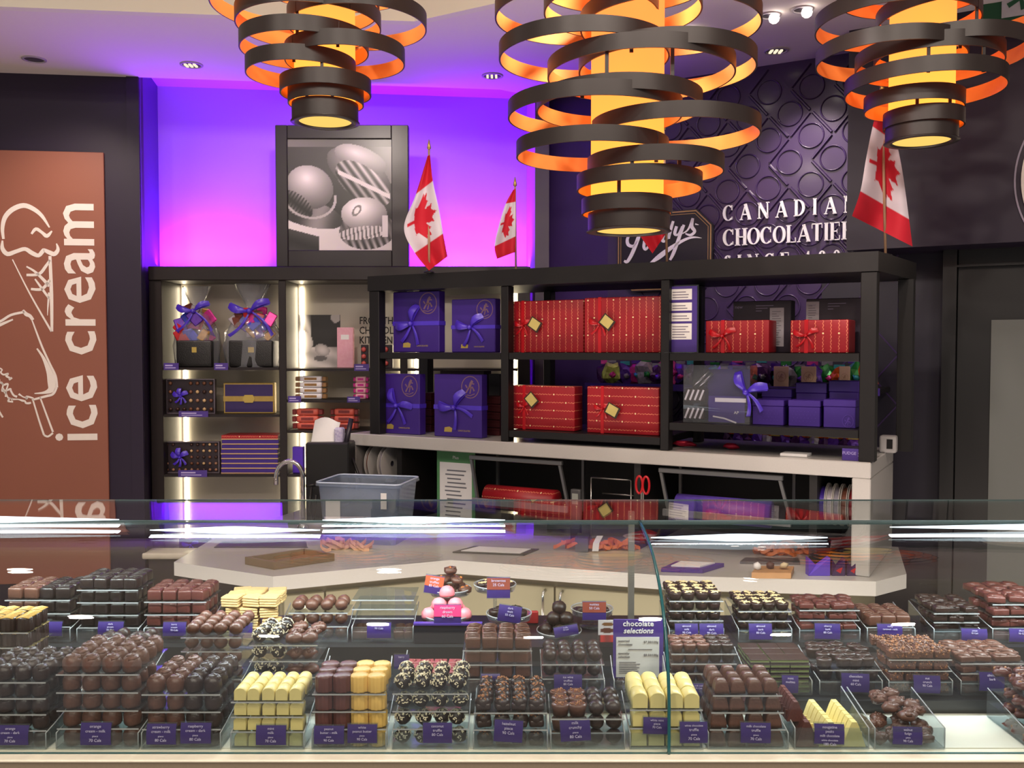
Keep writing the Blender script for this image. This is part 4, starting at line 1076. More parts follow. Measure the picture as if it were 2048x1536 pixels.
for st in ([(425,300,10),(400,335,20),(405,375,22),(440,385,18),(470,350,8)], [(500,250,14),(470,340,26),(435,430,26),(400,490,22),(378,485,14)],
           [(440,290,8),(480,230,14),(560,215,24),(610,250,24),(580,310,16),(520,330,8)], [(520,330,18),(512,390,20),(530,405,16),(565,340,12)], [(572,330,18),(560,395,18)], [(605,325,18),(592,390,18)], [(605,345,8),(625,325,14),(640,330,10)],
           [(668,305,14),(645,315,22),(640,350,20),(665,345,12),(690,300,8)], [(712,215,18),(690,290,22),(680,335,18)], [(735,250,20),(722,300,20),(745,305,12),(772,250,10)], [(785,240,18),(755,320,22),(715,430,24),(690,480,16)],
           [(775,300,6),(815,270,12),(845,195,16)], [(845,195,16),(838,250,22),(858,285,20),(830,310,16),(795,300,8)], [(862,235,10),(885,240,4)],
           [(555,503,12),(620,455,34),(700,395,26),(790,342,18),(850,325,12),(905,330,3)]):
    stroke(sc_, st, True, s6, kk, 0, -.0292, .004)
obj('script_lettering', sc_, mat('white_script', (240,236,244), .4), LG)
# ---- round crest on the bulkhead and the green banner ----
ca_, cz_ = FB.sz(2268, 342, -.004); rr2 = FB.sz(2030, 342, -.004)[0]; R2 = ca_-rr2
t = thing('round_wall_crest', 'large round white crest with a thin outer ring at the edge of the bulkhead', 'sign', tuple(FB.w(ca_, -.0005, cz_)), FB.a)
n = 96
obj('disc', MB().plate([((R2*.945)*cos(2*pi*k/n), (R2*.945)*sin(2*pi*k/n)) for k in range(n)], .012), mat('crest_white', (228,222,212), .5), t)
obj('outer_ring', MB().ribbon([(R2*cos(2*pi*k/n), R2*sin(2*pi*k/n)) for k in range(n+1)], .006, .006), mat('crest_line', (150,142,160), .5), t)
ga, gz1 = FB.sz(1956, 12, -.05); gb_, gz0 = FB.sz(2160, 68, -.05)
_, gz0 = FB.sz(1960, 72, -.05)
t = thing('hanging_banner', 'green banner with a white square and a green figure, hanging behind the chandelier', 'banner', tuple(FB.w(ga, -.05, gz0)), FB.a)
Wb = gb_-ga; Hb = gz1-gz0+.05
obj('cloth', MB().sheet(lambda u, v: (u*Wb, .004*sin(u*9), v*Hb), 30, 6), mat('green_cloth', (22,80,52), .7, var=.1), t)
wx = FB.s(2003, -.05, 2.8)-ga
obj('white_square', MB().box(wx, wx+.20, -.008, -.0045, .05, Hb-.01), mat('banner_white', (176,178,186), .6), t)
fg = MB()
for st in ([(.02,.08),(.06,.10),(.07,.06)], [(.06,.10),(.10,.12),(.15,.10),(.17,.07)], [(.10,.12),(.09,.07),(.12,.06)], [(.03,.11),(.02,.14)]):
    fg.ribbon([(wx+a, b+.01) for a, b in st], .018, .002, y=-.0081)
obj('green_figure', fg, mat('green_cloth', (22,80,52)), t)
obj('hanging_rod', MB().box(-.02, Wb+.02, -.006, .006, Hb, Hb+.015), black, t)
# ================= contents of the lit cabinet =================
cello = glassmat('cellophane', (244,244,248), 1.0, rough=.1, dens=.13)
def cplace(name, label, cat, px0, px1, pyt, zb, d=.05, group=None): return place(name, label, cat, FC, px0, px1, pyt, d, zb, group)
blackwick = mat('black_basket', (26,25,24), .35, var=.4, scale=120, bump=.8, bscale=200)
def basket(px0, px1, pyt, label, seed):
    t, w, h = cplace('gift_basket', label, 'gift basket', px0, px1, pyt, SHZ[0][0], .03)
    bh = FC.sz(400, 681, .03)[1]-SHZ[0][0]
    obj('basket', MB().box(-w*.36, w*.40, 0, .13, 0, bh, bev=.008, seg=2), blackwick, t)
    obj('gold_label', MB().box(-w*.02, w*.08, -.0015, 0, bh*.55, bh*.75), goldp, t)
    rs = random.Random(seed); sw = mat('mixed_sweets_gold', (196,150,84), .3, .4, var=.4, scale=70)
    kinds = ((foils[1],'pink_packet'),(foils[0],'purple_packet'),(sw,'gold_packet'),(mat('red_foil_pack',(186,34,40),.3),'red_packet'),(mat('silver_foil_pack',(170,160,168),.3,.3,var=.3),'silver_packet'),(mat('brown_pack',(110,54,44),.4,var=.3),'brown_packet'),(mat('blue_pack',(60,70,190),.35),'blue_packet'))
    for i in range(22):
        m_, n_ = kinds[i % 7]
        x = (rs.random()-.5)*w*.72; z = bh+.01+rs.random()*(.16*(1-abs(x)/w*1.2)); s_ = rs.uniform(.025,.04)
        q = MB().box(-s_*.7, s_*.7, -.006, .006, -s_, s_, bev=.004)
        obj(n_, q, m_, t, (x, .02+.06*rs.random(), z), rot=(rs.uniform(-.3,.3), rs.uniform(-.9,.9), rs.uniform(-.3,.3)))
    nz_ = bh+.02+.60*(FC.sz(400,625,.03)[1]-SHZ[0][0]-bh); tz = h
    kz = FC.sz(400, 622, .03)[1]-SHZ[0][0]
    prof = [(w*.47,0),(w*.50,bh*.8),(w*.47,bh*1.3),(w*.30,(bh+kz)*.62),(w*.07,kz),(w*.12,kz+.03),(w*.26,tz*.93),(w*.30,tz)]
    obj('cellophane_wrap', MB().lathe(prof, 40, 0, True, Matrix.Translation((0,.065,0)), cap=False, sy=.5, fn=lambda a, z: 1+.07*sin(a*9+z*30)+.05*sin(a*17)), cello, t)
    obj('bow', bow(0, kz, .02, w*.38, (2.8,.4), (-2.3,-.85), .30, 1.5), ribp, t)
basket(338, 432, 571, 'smaller gift basket in cellophane with a purple bow, first on the top lit shelf', 11)
basket(440, 556, 566, 'larger gift basket in cellophane with a purple bow, its black base glossy', 12)
def assort(px0, px1, pyt, si, label, nx, nz, bows=True, d=.06):
    t, w, h = cplace('chocolate_assortment', label, 'chocolate box', px0, px1, pyt, SHZ[0][si], d)
    obj('tray', MB().box(-w/2, w/2, 0, .02, 0, h, bev=.003), mat('assortment_tray', (44,34,40), .35, var=.2), t)
    fr_ = MB().box(-w/2, w/2, -.012, -.0002, 0, .004).box(-w/2, w/2, -.012, -.0002, h-.004, h).box(-w/2, -w/2+.004, -.012, -.0002, .004, h-.004).box(w/2-.004, w/2, -.012, -.0002, .004, h-.004)
    obj('rim', fr_, mat('silver_rim', (130,120,130), .3, .6), t)
    rs = random.Random(si*7); ms = [mat('bonbon_%s' % n, c, .35, var=.2) for n, c in (('milk',(112,70,48)),('dark',(58,36,30)),('cream',(196,164,120)),('beige',(150,110,84)))]
    for i in range(nx):
        for j in range(nz):
            if bows and i < nx*.42 and j > 0 and rs.random() < .6: continue
            obj('bonbon', MB().lump((-w/2+(i+.6)*w/(nx+.2), -.006, (j+.5)*h/nz), .008 if nx > 7 else .010, amp=.06, sub=1, sc=(1,.6,1)), ms[rs.choice((0,0,1,1,2,3))], t)
    if bows: obj('bow', bow(-w*.20, h*.5, -.014, w*.17, (2.6,.45,1.6), (-2.3,-.9,-1.6), .5, 1.0), ribp, t)
    return t
assort(334, 431, 758, 1, 'small window box of chocolates with a purple bow on the second lit shelf', 7, 4)
assort(328, 440, 883, 2, 'large window box of chocolates with a purple bow on the third lit shelf', 9, 5)
t, w, h = cplace('gold_banded_box', 'purple box with gold border and gold band on the second lit shelf', 'gift box', 447, 549, 766, SHZ[0][1])
obj('box', MB().box(-w/2, w/2, 0, .04, 0, h, bev=.003), gold, t)
obj('purple_panel', MB().box(-w/2+.008, w/2-.008, -.001, -.0001, .008, h-.008), mat('deep_purple_board', (44,26,84), .5), t)
obj('gold_band', MB().box(-w/2, w/2, -.003, -.0011, h*.40, h*.57), gold, t)
obj('clasp', MB().plate([(-.03,h*.48),(-.02,h*.36),(.02,h*.36),(.03,h*.48),(.02,h*.61),(-.02,h*.61)], .003, y=-.0031), goldp, t)
nb = 8; s0_, s1_, zt3 = fit(FC, 443, 556, 870, .03, SHZ[0][2]); hh = (zt3-SHZ[0][2])/nb
redtop = wrapmat('red_lid_print', False)
for i in range(nb):
    red = i == nb-1
    t = thing('flat_gift_box', 'flat red gift box lying on top of the purple stack' if red else 'flat purple gift box with gold edges in the stack on the third lit shelf', 'gift box', ((s0_+s1_)/2+(.0 if red else random.uniform(-.003,.003)), 4.48, SHZ[0][2]+.0006+i*hh), 0, None if red else 'stacked flat purple gift boxes')
    w = s1_-s0_
    obj('box', MB().box(-w/2, w/2, 0, .14, .003, hh*.93, bev=.001), redtop if red else boxp, t)
    obj('gold_edge', MB().box(-w/2-.001, w/2+.001, -.001, .141, 0, hh*.22), mat('rose_gold_edge', (205,170,130), .4, .3), t)
# low boxes on the fourth shelf of the first bay
t, w, h = cplace('chocolate_box', 'dark low box with a purple bow on the bottom lit shelf', 'chocolate box', 358, 416, 1078, SHZ[0][3])
obj('carton', MB().box(-w/2, w/2, 0, .05, 0, h, bev=.002), dkbox, t); obj('bow', bow(-w*.1, h*.5, -.002, w*.3), ribp, t)
# price tickets clipped to the cabinet shelves
def ticket(px0, px1, py0, py1, label, bay, si):
    z0 = SHZ[bay][si]; a = FC.s(px0, -.01, z0); b = FC.s(px1, -.01, z0); zt = FC.sz(px0, py0, -.01)[1]; zb2 = FC.sz(px0, py1, -.01)[1]
    t = thing('price_ticket', label, 'price ticket', ((a+b)/2, 4.45-.006, z0-.012), 0, 'purple price tickets in the lit cabinet')
    w = b-a
    obj('card', MB().box(-w/2, w/2, -.002, 0, 0, zt-zb2, bev=.0005), cardp, t)
    obj('lettering', MB().box(-w*.4, w*.1, -.003, -.002, (zt-zb2)*.55, (zt-zb2)*.75).box(-w*.4, w*.3, -.003, -.002, (zt-zb2)*.25, (zt-zb2)*.38), lblue, t)
for a in ((327,357,716,730,'purple price ticket below the smaller gift basket',0,0),(428,456,720,734,'purple price ticket between the two gift baskets',0,0),(357,416,810,822,'wide purple price ticket under the small window box',0,1),(356,414,938,952,'wide purple price ticket under the large window box',0,2),
          (708,738,728,742,'purple price ticket under the printed words',1,0),(576,602,790,803,'purple price ticket left of the black and white wrapped bars',1,1),(694,720,794,806,'purple price ticket right of the wrapped bars',1,1)): ticket(*a)
# second bay: packets
pinkp = mat('pink_print_paper', (226,150,170), .5, c2=(240,190,200), scale=60); 
t, w, h = cplace('pink_box', 'tall pink patterned box leaning by the printed photo', 'chocolate box', 674, 706, 655, SHZ[1][0], .12)
obj('carton', MB().box(-w/2, w/2, 0, .04, 0, h, bev=.002), pinkp, t); obj('blank_label', MB().box(-w*.25, w*.25, -.001, 0, h*.7, h*.82), white, t)
def bars(px0, px1, pyt, si, n, ca, cb, label, bay=1, grp=None):
    s0_, s1_, zt = fit(FC, px0, px1, pyt, .05, SHZ[bay][si]); hh = (zt-SHZ[bay][si])/n; w = s1_-s0_
    for i in range(n):
        t = thing('wrapped_bar', label, 'chocolate bar', ((s0_+s1_)/2, 4.5, SHZ[bay][si]+.0006+i*hh), random.uniform(-.04,.04), grp or label)
        obj('wrapper', MB().box(-w*.36, w*.36, 0, .05, 0, hh*.96, bev=hh*.3, seg=2), ca, t)
        obj('twisted_end', MB().box(-w*.5, -w*.361, .005, .045, hh*.1, hh*.85, bev=.003), cb, t); obj('twisted_end', MB().box(w*.361, w*.5, .005, .045, hh*.1, hh*.85, bev=.003), cb, t)
        obj('label_band', MB().box(-w*.2, w*.2, -.0006, -.0001, hh*.3, hh*.7), cb, t)
wb = mat('white_bar_paper', (214,206,212), .4, c2=(240,238,240)); bb_ = mat('black_bar_paper', (50,34,70), .4, c2=(200,150,60), scale=40)
rbm = mat('red_bar_paper', (206,70,60), .4, c2=(230,120,100), scale=30); wbm = mat('bar_end_dark', (40,30,44), .4, c2=(180,60,50), scale=50)
bars(590, 652, 752, 1, 4, wb, bb_, 'white wrapped bar with dark ends in the pile of four')
bars(706, 736, 753, 1, 4, pinkp, foils[1], 'pink wrapped bar in the pile beside the black unit')
bars(584, 645, 817, 2, 3, rbm, wbm, 'red wrapped bar with dark ends, left pile on the low shelf')
bars(660, 716, 817, 2, 3, rbm, wbm, 'red wrapped bar with dark ends, right pile on the low shelf')
t, w, h = cplace('purple_box', 'small bright purple box on the lit shelf behind the black bin', 'gift box', 585, 606, 894, SHZ[1][3], .05)
obj('carton', MB().box(-w/2, w/2, 0, .04, 0, h, bev=.002), mat('bright_purple_box', (84,44,190), .5), t)
# packets seen through the black unit
for (a, b, y, l) in ((722,737,690,'red and black chocolate box stood left of the unit post'),(764,785,690,'red and black chocolate box seen through the left bay of the unit')):
    t, w, h = cplace('bonbon_box', l, 'chocolate box', a, b, y, SHZ[1][0], .06)
    obj('carton', MB().box(-w/2, w/2, 0, .03, 0, h, bev=.002), mat('black_pink_box', (36,22,30), .4), t)
    for k in range(3): obj('bonbon', MB().lump((-w*.1, -.004, h*(.2+.3*k)), .014, amp=.1, sub=1, sc=(1,.4,1)), mat('red_bonbon', (206,90,84), .35), t)
# ================= under the raised counter =================
def uplace(name, label, cat, px0, px1, pyt, d, zb=WZ, group=None, turn=0.0): return place(name, label, cat, FS, px0, px1, pyt, d, zb, group, turn)
def spool(px0, px1, py, zc, col, label, grp, ang=1.15, d=.08, r=.07):
    a = FS.s((px0+px1)/2, d, zc); z = zc
    t = thing('ribbon_spool', label, 'ribbon spool', tuple(FS.w(a, d, z)), FS.a+ang, grp)
    T = Matrix.Rotation(pi/2, 4, 'X')
    fl_ = mat('spool_card', (186,182,176), .6, var=.05)
    obj('flange', MB().lathe([(.012,0),(r,0),(r,.002),(.012,.002)], 40, T=T, cap=False, smooth=False), fl_, t)
    obj('flange', MB().lathe([(.012,.018),(r,.018),(r,.020),(.012,.020)], 40, T=T, cap=False, smooth=False), fl_, t)
    obj('wound_ribbon', MB().lathe([(.013,.0021),(r*.82,.0021),(r*.82,.0179),(.013,.0179)], 40, T=T, cap=False, smooth=False), mat('spool_'+col, {'copper':(120,70,52),'silver':(140,136,150),'purple':(70,44,160),'red':(150,20,34),'white':(176,170,180)}[col], .35, .2), t)
    return t
zsp = FS.sz(760, 926, .08)[1]
spool(764, 790, 0, zsp, 'silver', 'large ribbon spool, front one of the three, with a red dot on its white face', 'ribbon spools at the left end', 1.57, .09, .078)
spool(738, 764, 0, zsp, 'copper', 'brown ribbon spool behind the white-faced one', 'ribbon spools at the left end', 1.57, .10, .078)
spool(722, 748, 0, zsp, 'copper', 'narrow brown ribbon spool at the very left of the compartment', 'ribbon spools at the left end', 1.57, .12, .078)
zs2 = FS.sz(1665, 1010, .1)[1]
for i, (x, c_, l) in enumerate(((1628,'purple','purple ribbon spool, first of the row in the right compartment'),(1644,'purple','purple ribbon spool, second of the row in the right compartment'),(1658,'white','white-edged ribbon spool in the middle of the right compartment'),(1672,'silver','silvery ribbon spool catching the light in the right compartment'),(1687,'copper','copper ribbon spool in the right compartment'),(1702,'red','red ribbon spool nearest to the white end panel'))):
    spool(x-8, x+8, 0, zs2, c_, l, 'ribbon spools in the right compartment', 1.57, .12, .068)
# wrapping paper dispensers
def dispenser(px0, px1, pyb, label, m, lab):
    zt = UZ-.062
    s0_, s1_ = FS.s(px0, -.0, 1.15), FS.s(px1, -.0, 1.15); w = s1_-s0_
    t = thing('paper_roll_dispenser', label, 'paper dispenser', tuple(FS.w(s0_, .02, WZ)), FS.a, 'wrapping paper dispensers')
    zz = FS.sz(px0+20, pyb, .02)[1]-WZ
    top = zt-WZ
    obj('top_bar', MB().box(0, w, 0, .016, top-.016, top, bev=.002), grey, t)
    for sd in (0, 1):
        x = .004 if sd == 0 else w-.014
        x2 = .03 if sd == 0 else w+.02
        lg = MB().add([(x,0,top-.016),(x+.01,0,top-.016),(x2+.01,0,zz),(x2,0,zz),(x,.012,top-.016),(x+.01,.012,top-.016),(x2+.01,.012,zz),(x2,.012,zz)], [(0,3,2,1),(4,5,6,7),(0,1,5,4),(1,2,6,5),(2,3,7,6),(3,0,4,7)])
        obj('leg', lg, grey, t)
        obj('leg', MB().box(x, x+.01, .20, .212, zz-.05, top-.016), grey, t)
    obj('cutter_bar', MB().box(.02, w+.03, -.012, .0, zz-.022, zz+.002, bev=.002), mat('cutter_steel', (150,152,156), .35, .6), t)
    T = Matrix.Translation((0, .06, zz+.002)) @ Matrix.Rotation(pi/2, 4, 'Y')
    obj('paper_roll', MB().lathe([(.012,.05),(.045,.05),(.045,w-.05),(.012,w-.05)], 32, T=T, smooth=True), m, t)
    return t
dispenser(932, 1118, 996, 'grey metal dispenser holding a roll of red wrapping paper', wrapmat('red_roll_paper', False), 'r')
purpwrap = mat('purple_roll_paper', (78,50,170), .4, c2=(120,96,200), scale=90)
dispenser(1312, 1562, 1018, 'grey metal dispenser holding a roll of purple wrapping paper', purpwrap, 'p')
# green and white form on clipboard
t, w, h = uplace('order_form', 'green and white printed form standing in the dark compartment', 'form', 874, 950, 902, .08)
obj('sheet', MB().box(-w/2, w/2, 0, .003, 0, h), mat('form_green', (84,140,92), .6), t)
obj('paper', MB().box(-w*.42, w*.42, -.001, -.0001, h*.06, h*.84), paper, t)
k = MB().text('Plus', h*.06, 0, h*.89, th=.0008)
obj('heading', k, white, t)
k = MB(); rs = random.Random(4)
for i in range(12): k.box(-w*.3+w*.1*rs.random(), w*(.1+.2*rs.random()), -.0018, -.001, h*(.12+.055*i), h*(.12+.055*i)+h*.018)
obj('printed_lines', k, mat('grey_print', (110,112,120), .6), t)
# scissors hanging
zs = FS.sz(1285, 968, .01)[1]; a = FS.s(1285, -.012, zs)
t = thing('scissors', 'scissors with red handles hanging on the divider', 'scissors', tuple(FS.w(a, -.012, zs)), FS.a)
def loop_(x, sg): return [(x+sg*.012*cos(q)*1.0, 0, .03*sin(q)) for q in [2*pi*k/20 for k in range(20)]]
obj('handle', MB().tube(loop_(-.012, 1), .0042, 8, closed=True), redsat, t); obj('handle', MB().tube(loop_(.013, 1), .0042, 8, closed=True), redsat, t)
obj('blades', MB().box(-.006, -.001, -.002, .002, -.13, -.02).box(.001, .006, -.002, .002, -.13, -.02), steel, t)
# handset, small rack
t, w, h = uplace('cordless_phone', 'dark cordless phone standing beside the red roll', 'phone', 1140, 1160, 979, .02)
obj('body', MB().box(-w/2, w/2, 0, .02, 0, h, bev=.006, seg=2), mat('phone_grey', (70,70,72), .4), t); obj('screen', MB().box(-w*.3, w*.3, -.001, 0, h*.72, h*.92), mat('phone_screen', (150,156,150), .3), t)
t, w, h = uplace('wire_rack', 'thin wire rack between the two paper dispensers', 'rack', 1182, 1262, 958, .06)
obj('wire', MB().tube([(-w/2,0,h),(w/2,0,h)], .003, 6).tube([(-w/2,.1,h*.7),(w/2,.1,h*.7)], .003, 6).tube([(-w/2,0,0),(-w/2,0,h)], .003, 6).tube([(w/2,0,0),(w/2,0,h)], .003, 6), steel, t)
# ================= things on the worktop =================
def on(px, py, z=WZ): return PZ(px, py, z)
c0 = on(640, 1084); tub_z = WZ+.0006
# clear tub
Y0_ = on(735, 1090).y
pl_, pr_ = P(633, 1040, Y0_), P(822, 1040, Y0_)
zt_t = P(735, 968, Y0_).z
tubm = glassmat('frosted_plastic', (205,218,235), 1, rough=.15, dens=.26, haze=(190,205,228))
wT = pr_.x-pl_.x
t = thing('storage_tub', 'translucent plastic storage tub with a white label on the worktop', 'storage tub', ((pl_.x+pr_.x)/2, Y0_+.11, tub_z), -.22)
def rrect(a, b, r, n=5):
    out = []
    for cx_, cy_, q in ((a-r,b-r,0),(-a+r,b-r,1),(-a+r,-b+r,2),(a-r,-b+r,3)):
        for k in range(n+1):
            an = pi/2*(q+k/n); out.append((cx_+r*cos(an), cy_+r*sin(an)))
    return out
def loftring(mb, rings, m=0, cap0=True):
    v = []; f = []; n = len(rings[0][0])
    for pl, z in rings: v += [(p[0], p[1], z) for p in pl]
    for j in range(len(rings)-1):
        for i in range(n):
            k = (i+1)%n; f.append((j*n+i, j*n+k, (j+1)*n+k, (j+1)*n+i))
    if cap0: f.append(list(range(n))[::-1])
    return mb.add(v, f, m, False)
ht = zt_t-WZ; a_, b_ = wT*.46, .11
tb = MB(); loftring(tb, [(rrect(a_*.88,b_*.88,.02),0),(rrect(a_,b_,.02),ht-.004),(rrect(a_*1.05,b_*1.06,.022),ht-.003),(rrect(a_*1.06,b_*1.07,.022),ht-.012)])
obj('tub_body', tb, tubm, t)
obj('rim', MB().tube([(p[0],p[1],ht) for p in rrect(a_*1.03,b_*1.05,.022)], .0035, 6, closed=True), mat('rim_plastic', (190,205,225), .3), t)
obj('label', MB().box(-a_*.78, -a_*.42, -b_*1.0, -b_*.985, ht*.35, ht*.72).box(a_*.58, a_*.72, -b_*1.02, -b_*1.0, ht*.60, ht*.86), paper, t)
# black bin with papers
Yb = Y0_+.31
pb0, pb1 = P(612, 960, Yb), P(700, 960, Yb)
t = thing('black_bin', 'black square bin holding white paper and pens behind the clear tub', 'bin', ((pb0.x+pb1.x)/2, Yb+.06, tub_z), -.05)
w = pb1.x-pb0.x; h = P(650, 886, Yb).z-WZ
obj('bin_body', MB().box(-w/2, w/2, -.06, .06, 0, h, bev=.006), mat('black_plastic', (24,24,25), .45), t)
pp = MB().sheet(lambda u, v: (-w*.45+w*.55*u+.02*v, -.02+.05*sin(u*2.5)*v, h-.02+v*.105+.01*sin(u*5)), 12, 8)
obj('paper_sheet', pp, paper, t)
obj('marker', MB().tube([(w*.3,0,h-.05),(w*.46,.02,h+.09)], .010, 10), mat('marker_black', (34,28,40), .4), t)
obj('striped_pouch', MB().box(w*.1, w*.3, -.02, .03, h-.02, h+.055, bev=.006), mat('striped_pouch', (120,96,180), .5, c2=(235,235,240), scale=120), t)
obj('clip', MB().tube([(w*.5,0,h*.8),(w*.72,0,h*.5),(w*.5,0,h*.15)], .006, 6), black, t)
# faucet
pf = on(592, 1076)
t = thing('faucet', 'chrome gooseneck faucet with a black lever beside the black bin', 'faucet', (pf.x, pf.y+.12, tub_z), 0)
Yf = pf.y+.12
zt1_ = P(575, 912, Yf).z-WZ
xx = P(552, 940, Yf).x-pf.x
pts = [(0,0,0),(0,0,zt1_*.72)]+[(xx/2+abs(xx)/2*cos(q), 0, zt1_*.72+abs(xx)/2*1.2*sin(q)) for q in [pi*k/10 for k in range(1,10)]]+[(xx,0,zt1_*.72),(xx,0,zt1_*.62)]
obj('spout', MB().tube(pts, .009, 10), chrome, t); obj('base', MB().lathe([(.022,0),(.022,.02),(.012,.035)], 20), chrome, t)
obj('lever', MB().tube([(.012,0,zt1_*.6),(.05,0,zt1_*.62)], .007, 8).tube([(.035,-.01,zt1_*.6),(.03,-.02,zt1_*.3),(.045,-.02,0.05),(.055,-.02,zt1_*.5)], .005, 8), black, t)
# sink edge
q = [on(*c) for c in ((428,1096),(616,1096),(612,1084),(444,1084))]
obj_s = obj('sink_basin', MB().prism([(p.x-q[0].x, p.y-q[0].y) for p in q], 0, .002), mat('sink_steel', (66,68,72), .3, .6, var=.3, scale=15), loc=(q[0].x, q[0].y, WZ+.0004)); tag(obj_s, 'dark steel sink set in the left end of the worktop', 'sink')
# wooden tray
q = [on(*c) for c in ((490,1129),(543,1141),(669,1125),(664,1116),(603,1112))]
cx_, cy_ = q[0].x, q[0].y
t = thing('wooden_tray', 'shallow brown wooden tray lying on the corner of the worktop', 'tray', (cx_, cy_, WZ+.0006))
wood = mat('tray_wood', (128,108,82), .5, var=.25, scale=20)
A = on(490,1129); Bq = on(548,1140); Cq = on(669,1122); Dq = on(610,1111)
poly_ = [(p.x-cx_, p.y-cy_) for p in (A,Bq,Cq,Dq)]
obj('tray_base', MB().prism(poly_, 0, .006), wood, t)
rm = MB()
for i in range(4):
    a2, b2 = Vector(poly_[i]), Vector(poly_[(i+1)%4]); d_ = (b2-a2).normalized(); n_ = Vector((-d_.y, d_.x))*.012
    rm.prism([tuple(a2), tuple(b2), tuple(b2+n_-d_*.012), tuple(a2+n_+d_*.012)], .0061, .024)
obj('rim', rm, wood, t)
def flatthing(name, label, cat, corners, h, m, part='body', z=WZ):
    q = [on(*c, z) for c in corners]
    o_ = thing(name, label, cat, (q[0].x, q[0].y, z+.0006))
    obj(part, MB().prism([(p.x-q[0].x, p.y-q[0].y) for p in q], 0, h), m, o_)
    return o_
t = flatthing('clipboard', 'clipboard with white sheets lying on the worktop', 'clipboard', ((905,1106),(1048,1112),(1078,1100),(950,1094)), .004, mat('board_dark', (60,60,62), .5), 'board')
q0 = on(905,1106); q = [on(*c) for c in ((922,1105),(1040,1110),(1062,1101),(958,1096))]
obj('paper', MB().prism([(p.x-q0.x, p.y-q0.y) for p in q], .0041, .006), paper, t)
rs = random.Random(9)
def heap(label, cx_px, cy_px, n, spread, m, name='ribbon_heap', flat=.35, r=.035, z=WZ):
    p = on(cx_px, cy_px, z); t = thing(name, label, 'ribbon offcuts', (p.x, p.y, z+.0006))
    mb = MB()
    for i in range(n):
        a = rs.random()*6.28; R_ = r*rs.uniform(.6,1.2); c = (rs.uniform(-spread, spread), rs.uniform(-.03,.03), .006+.02*rs.random())
        pts = [(c[0]+R_*cos(a+k*.5), c[1]+R_*.6*sin(a+k*.5), max(.004, c[2]+.012*sin(k*.9+i))) for k in range(10)]
        mb.band(pts, (0,.003,.012), .0012)
    obj('loops', mb, m, t); return t
orr = mat('orange_ribbon', (214,112,44), .4, var=.2, scale=40)
heap('heap of pale orange ribbon beside the clear tub', 700, 1098, 16, .07, mat('peach_ribbon', (214,160,130), .5, var=.15))
heap('long heap of orange ribbon in front of the paper dispenser', 1190, 1098, 22, .13, orr)
heap('heap of orange ribbon near the right end of the worktop', 1580, 1108, 20, .11, orr)
t = flatthing('label_printer', 'small grey machine with a white paper strip on the worktop', 'printer', ((1150,1104),(1176,1106),(1180,1096),(1156,1094)), .05, mat('machine_grey', (100,100,102), .4), 'housing')
p_ = on(1190, 1104); q_ = on(1150,1104)
obj('paper_strip', MB().band([(p_.x-q_.x,p_.y-q_.y-.01,.004),(p_.x-q_.x+.004,p_.y-q_.y,.03),(p_.x-q_.x+.02,p_.y-q_.y+.03,.05)], (.022,0,0), .0008), paper, t)
t = flatthing('ring_binder', 'purple binder with white pages lying open on the right of the worktop', 'binder', ((1322,1144),(1405,1147),(1448,1134),(1352,1130)), .012, mat('binder_purple', (76,50,140), .5), 'cover')
q0 = on(1322,1144); q = [on(*c) for c in ((1342,1141),(1400,1143),(1430,1135),(1362,1132))]
obj('pages', MB().prism([(p.x-q0.x, p.y-q0.y) for p in q], .0121, .016), paper, t)
t = flatthing('small_brown_tray', 'light brown tray with small items by the purple bow bags', 'tray', ((1503,1157),(1582,1158),(1588,1144),(1515,1143)), .018, mat('light_brown_card', (170,128,84), .6), 'tray_body')
q0 = on(1503,1157)
for i, (x, y) in enumerate(((.03,.04),(.07,.05),(.11,.04))): obj('packed_item', MB().lump((x,y,.028), .014, amp=.3, seed=i, sub=1), (paper, mat('brown_item', (70,50,44), .6), mat('cream_item', (200,184,150), .6))[i], t)
for (x0_, x1_, yt, m, l, cc) in ((1617,1660,1116,mat('purple_bag_paper', (86,60,190), .5),'bright purple gift bag with folded top at the end of the worktop', 1),(1664,1690,1118,mat('dark_bag_paper', (52,28,80), .5),'dark purple gift bag with a red heart print', 2),(1694,1716,1120,mat('dark_bag_paper', (52,28,80), .5),'dark purple gift bag with a red corner nearest to the end panel', 2)):
    pp0, pp1 = on(x0_, 1152), on(x1_, 1152); w = pp1.x-pp0.x; h = P((x0_+x1_)/2, yt, pp0.y).z-WZ
    t = thing('gift_bag', l, 'gift bag', ((pp0.x+pp1.x)/2, pp0.y, WZ+.0006), 0, 'small gift bags on the worktop')
    obj('bag', MB().add([(-w/2,0,0),(w/2,0,0),(w/2,.03,0),(-w/2,.03,0),(-w/2,.0,h),(-w*.1,.012,h*.55),(w/2,.0,h),(w/2,.03,h),(-w*.1,.02,h*.55),(-w/2,.03,h)],
        [(0,1,6,5,4),(3,9,8,7,2),(0,3,2,1),(1,2,7,6),(0,4,9,3),(4,5,8,9),(5,6,7,8)]), m, t)
    if cc == 2: obj('red_print', MB().plate([(-w*.2,h*.3),(w*.15,h*.15),(w*.3,h*.5),(0,h*.4)], .001, y=-.0001), redsat, t)
t = flatthing('scattered_ribbon_tools', 'grey metal tools lying beside the orange ribbon on the right', 'tools', ((1480,1128),(1600,1130),(1596,1121),(1490,1120)), .008, grey, 'tool_body')
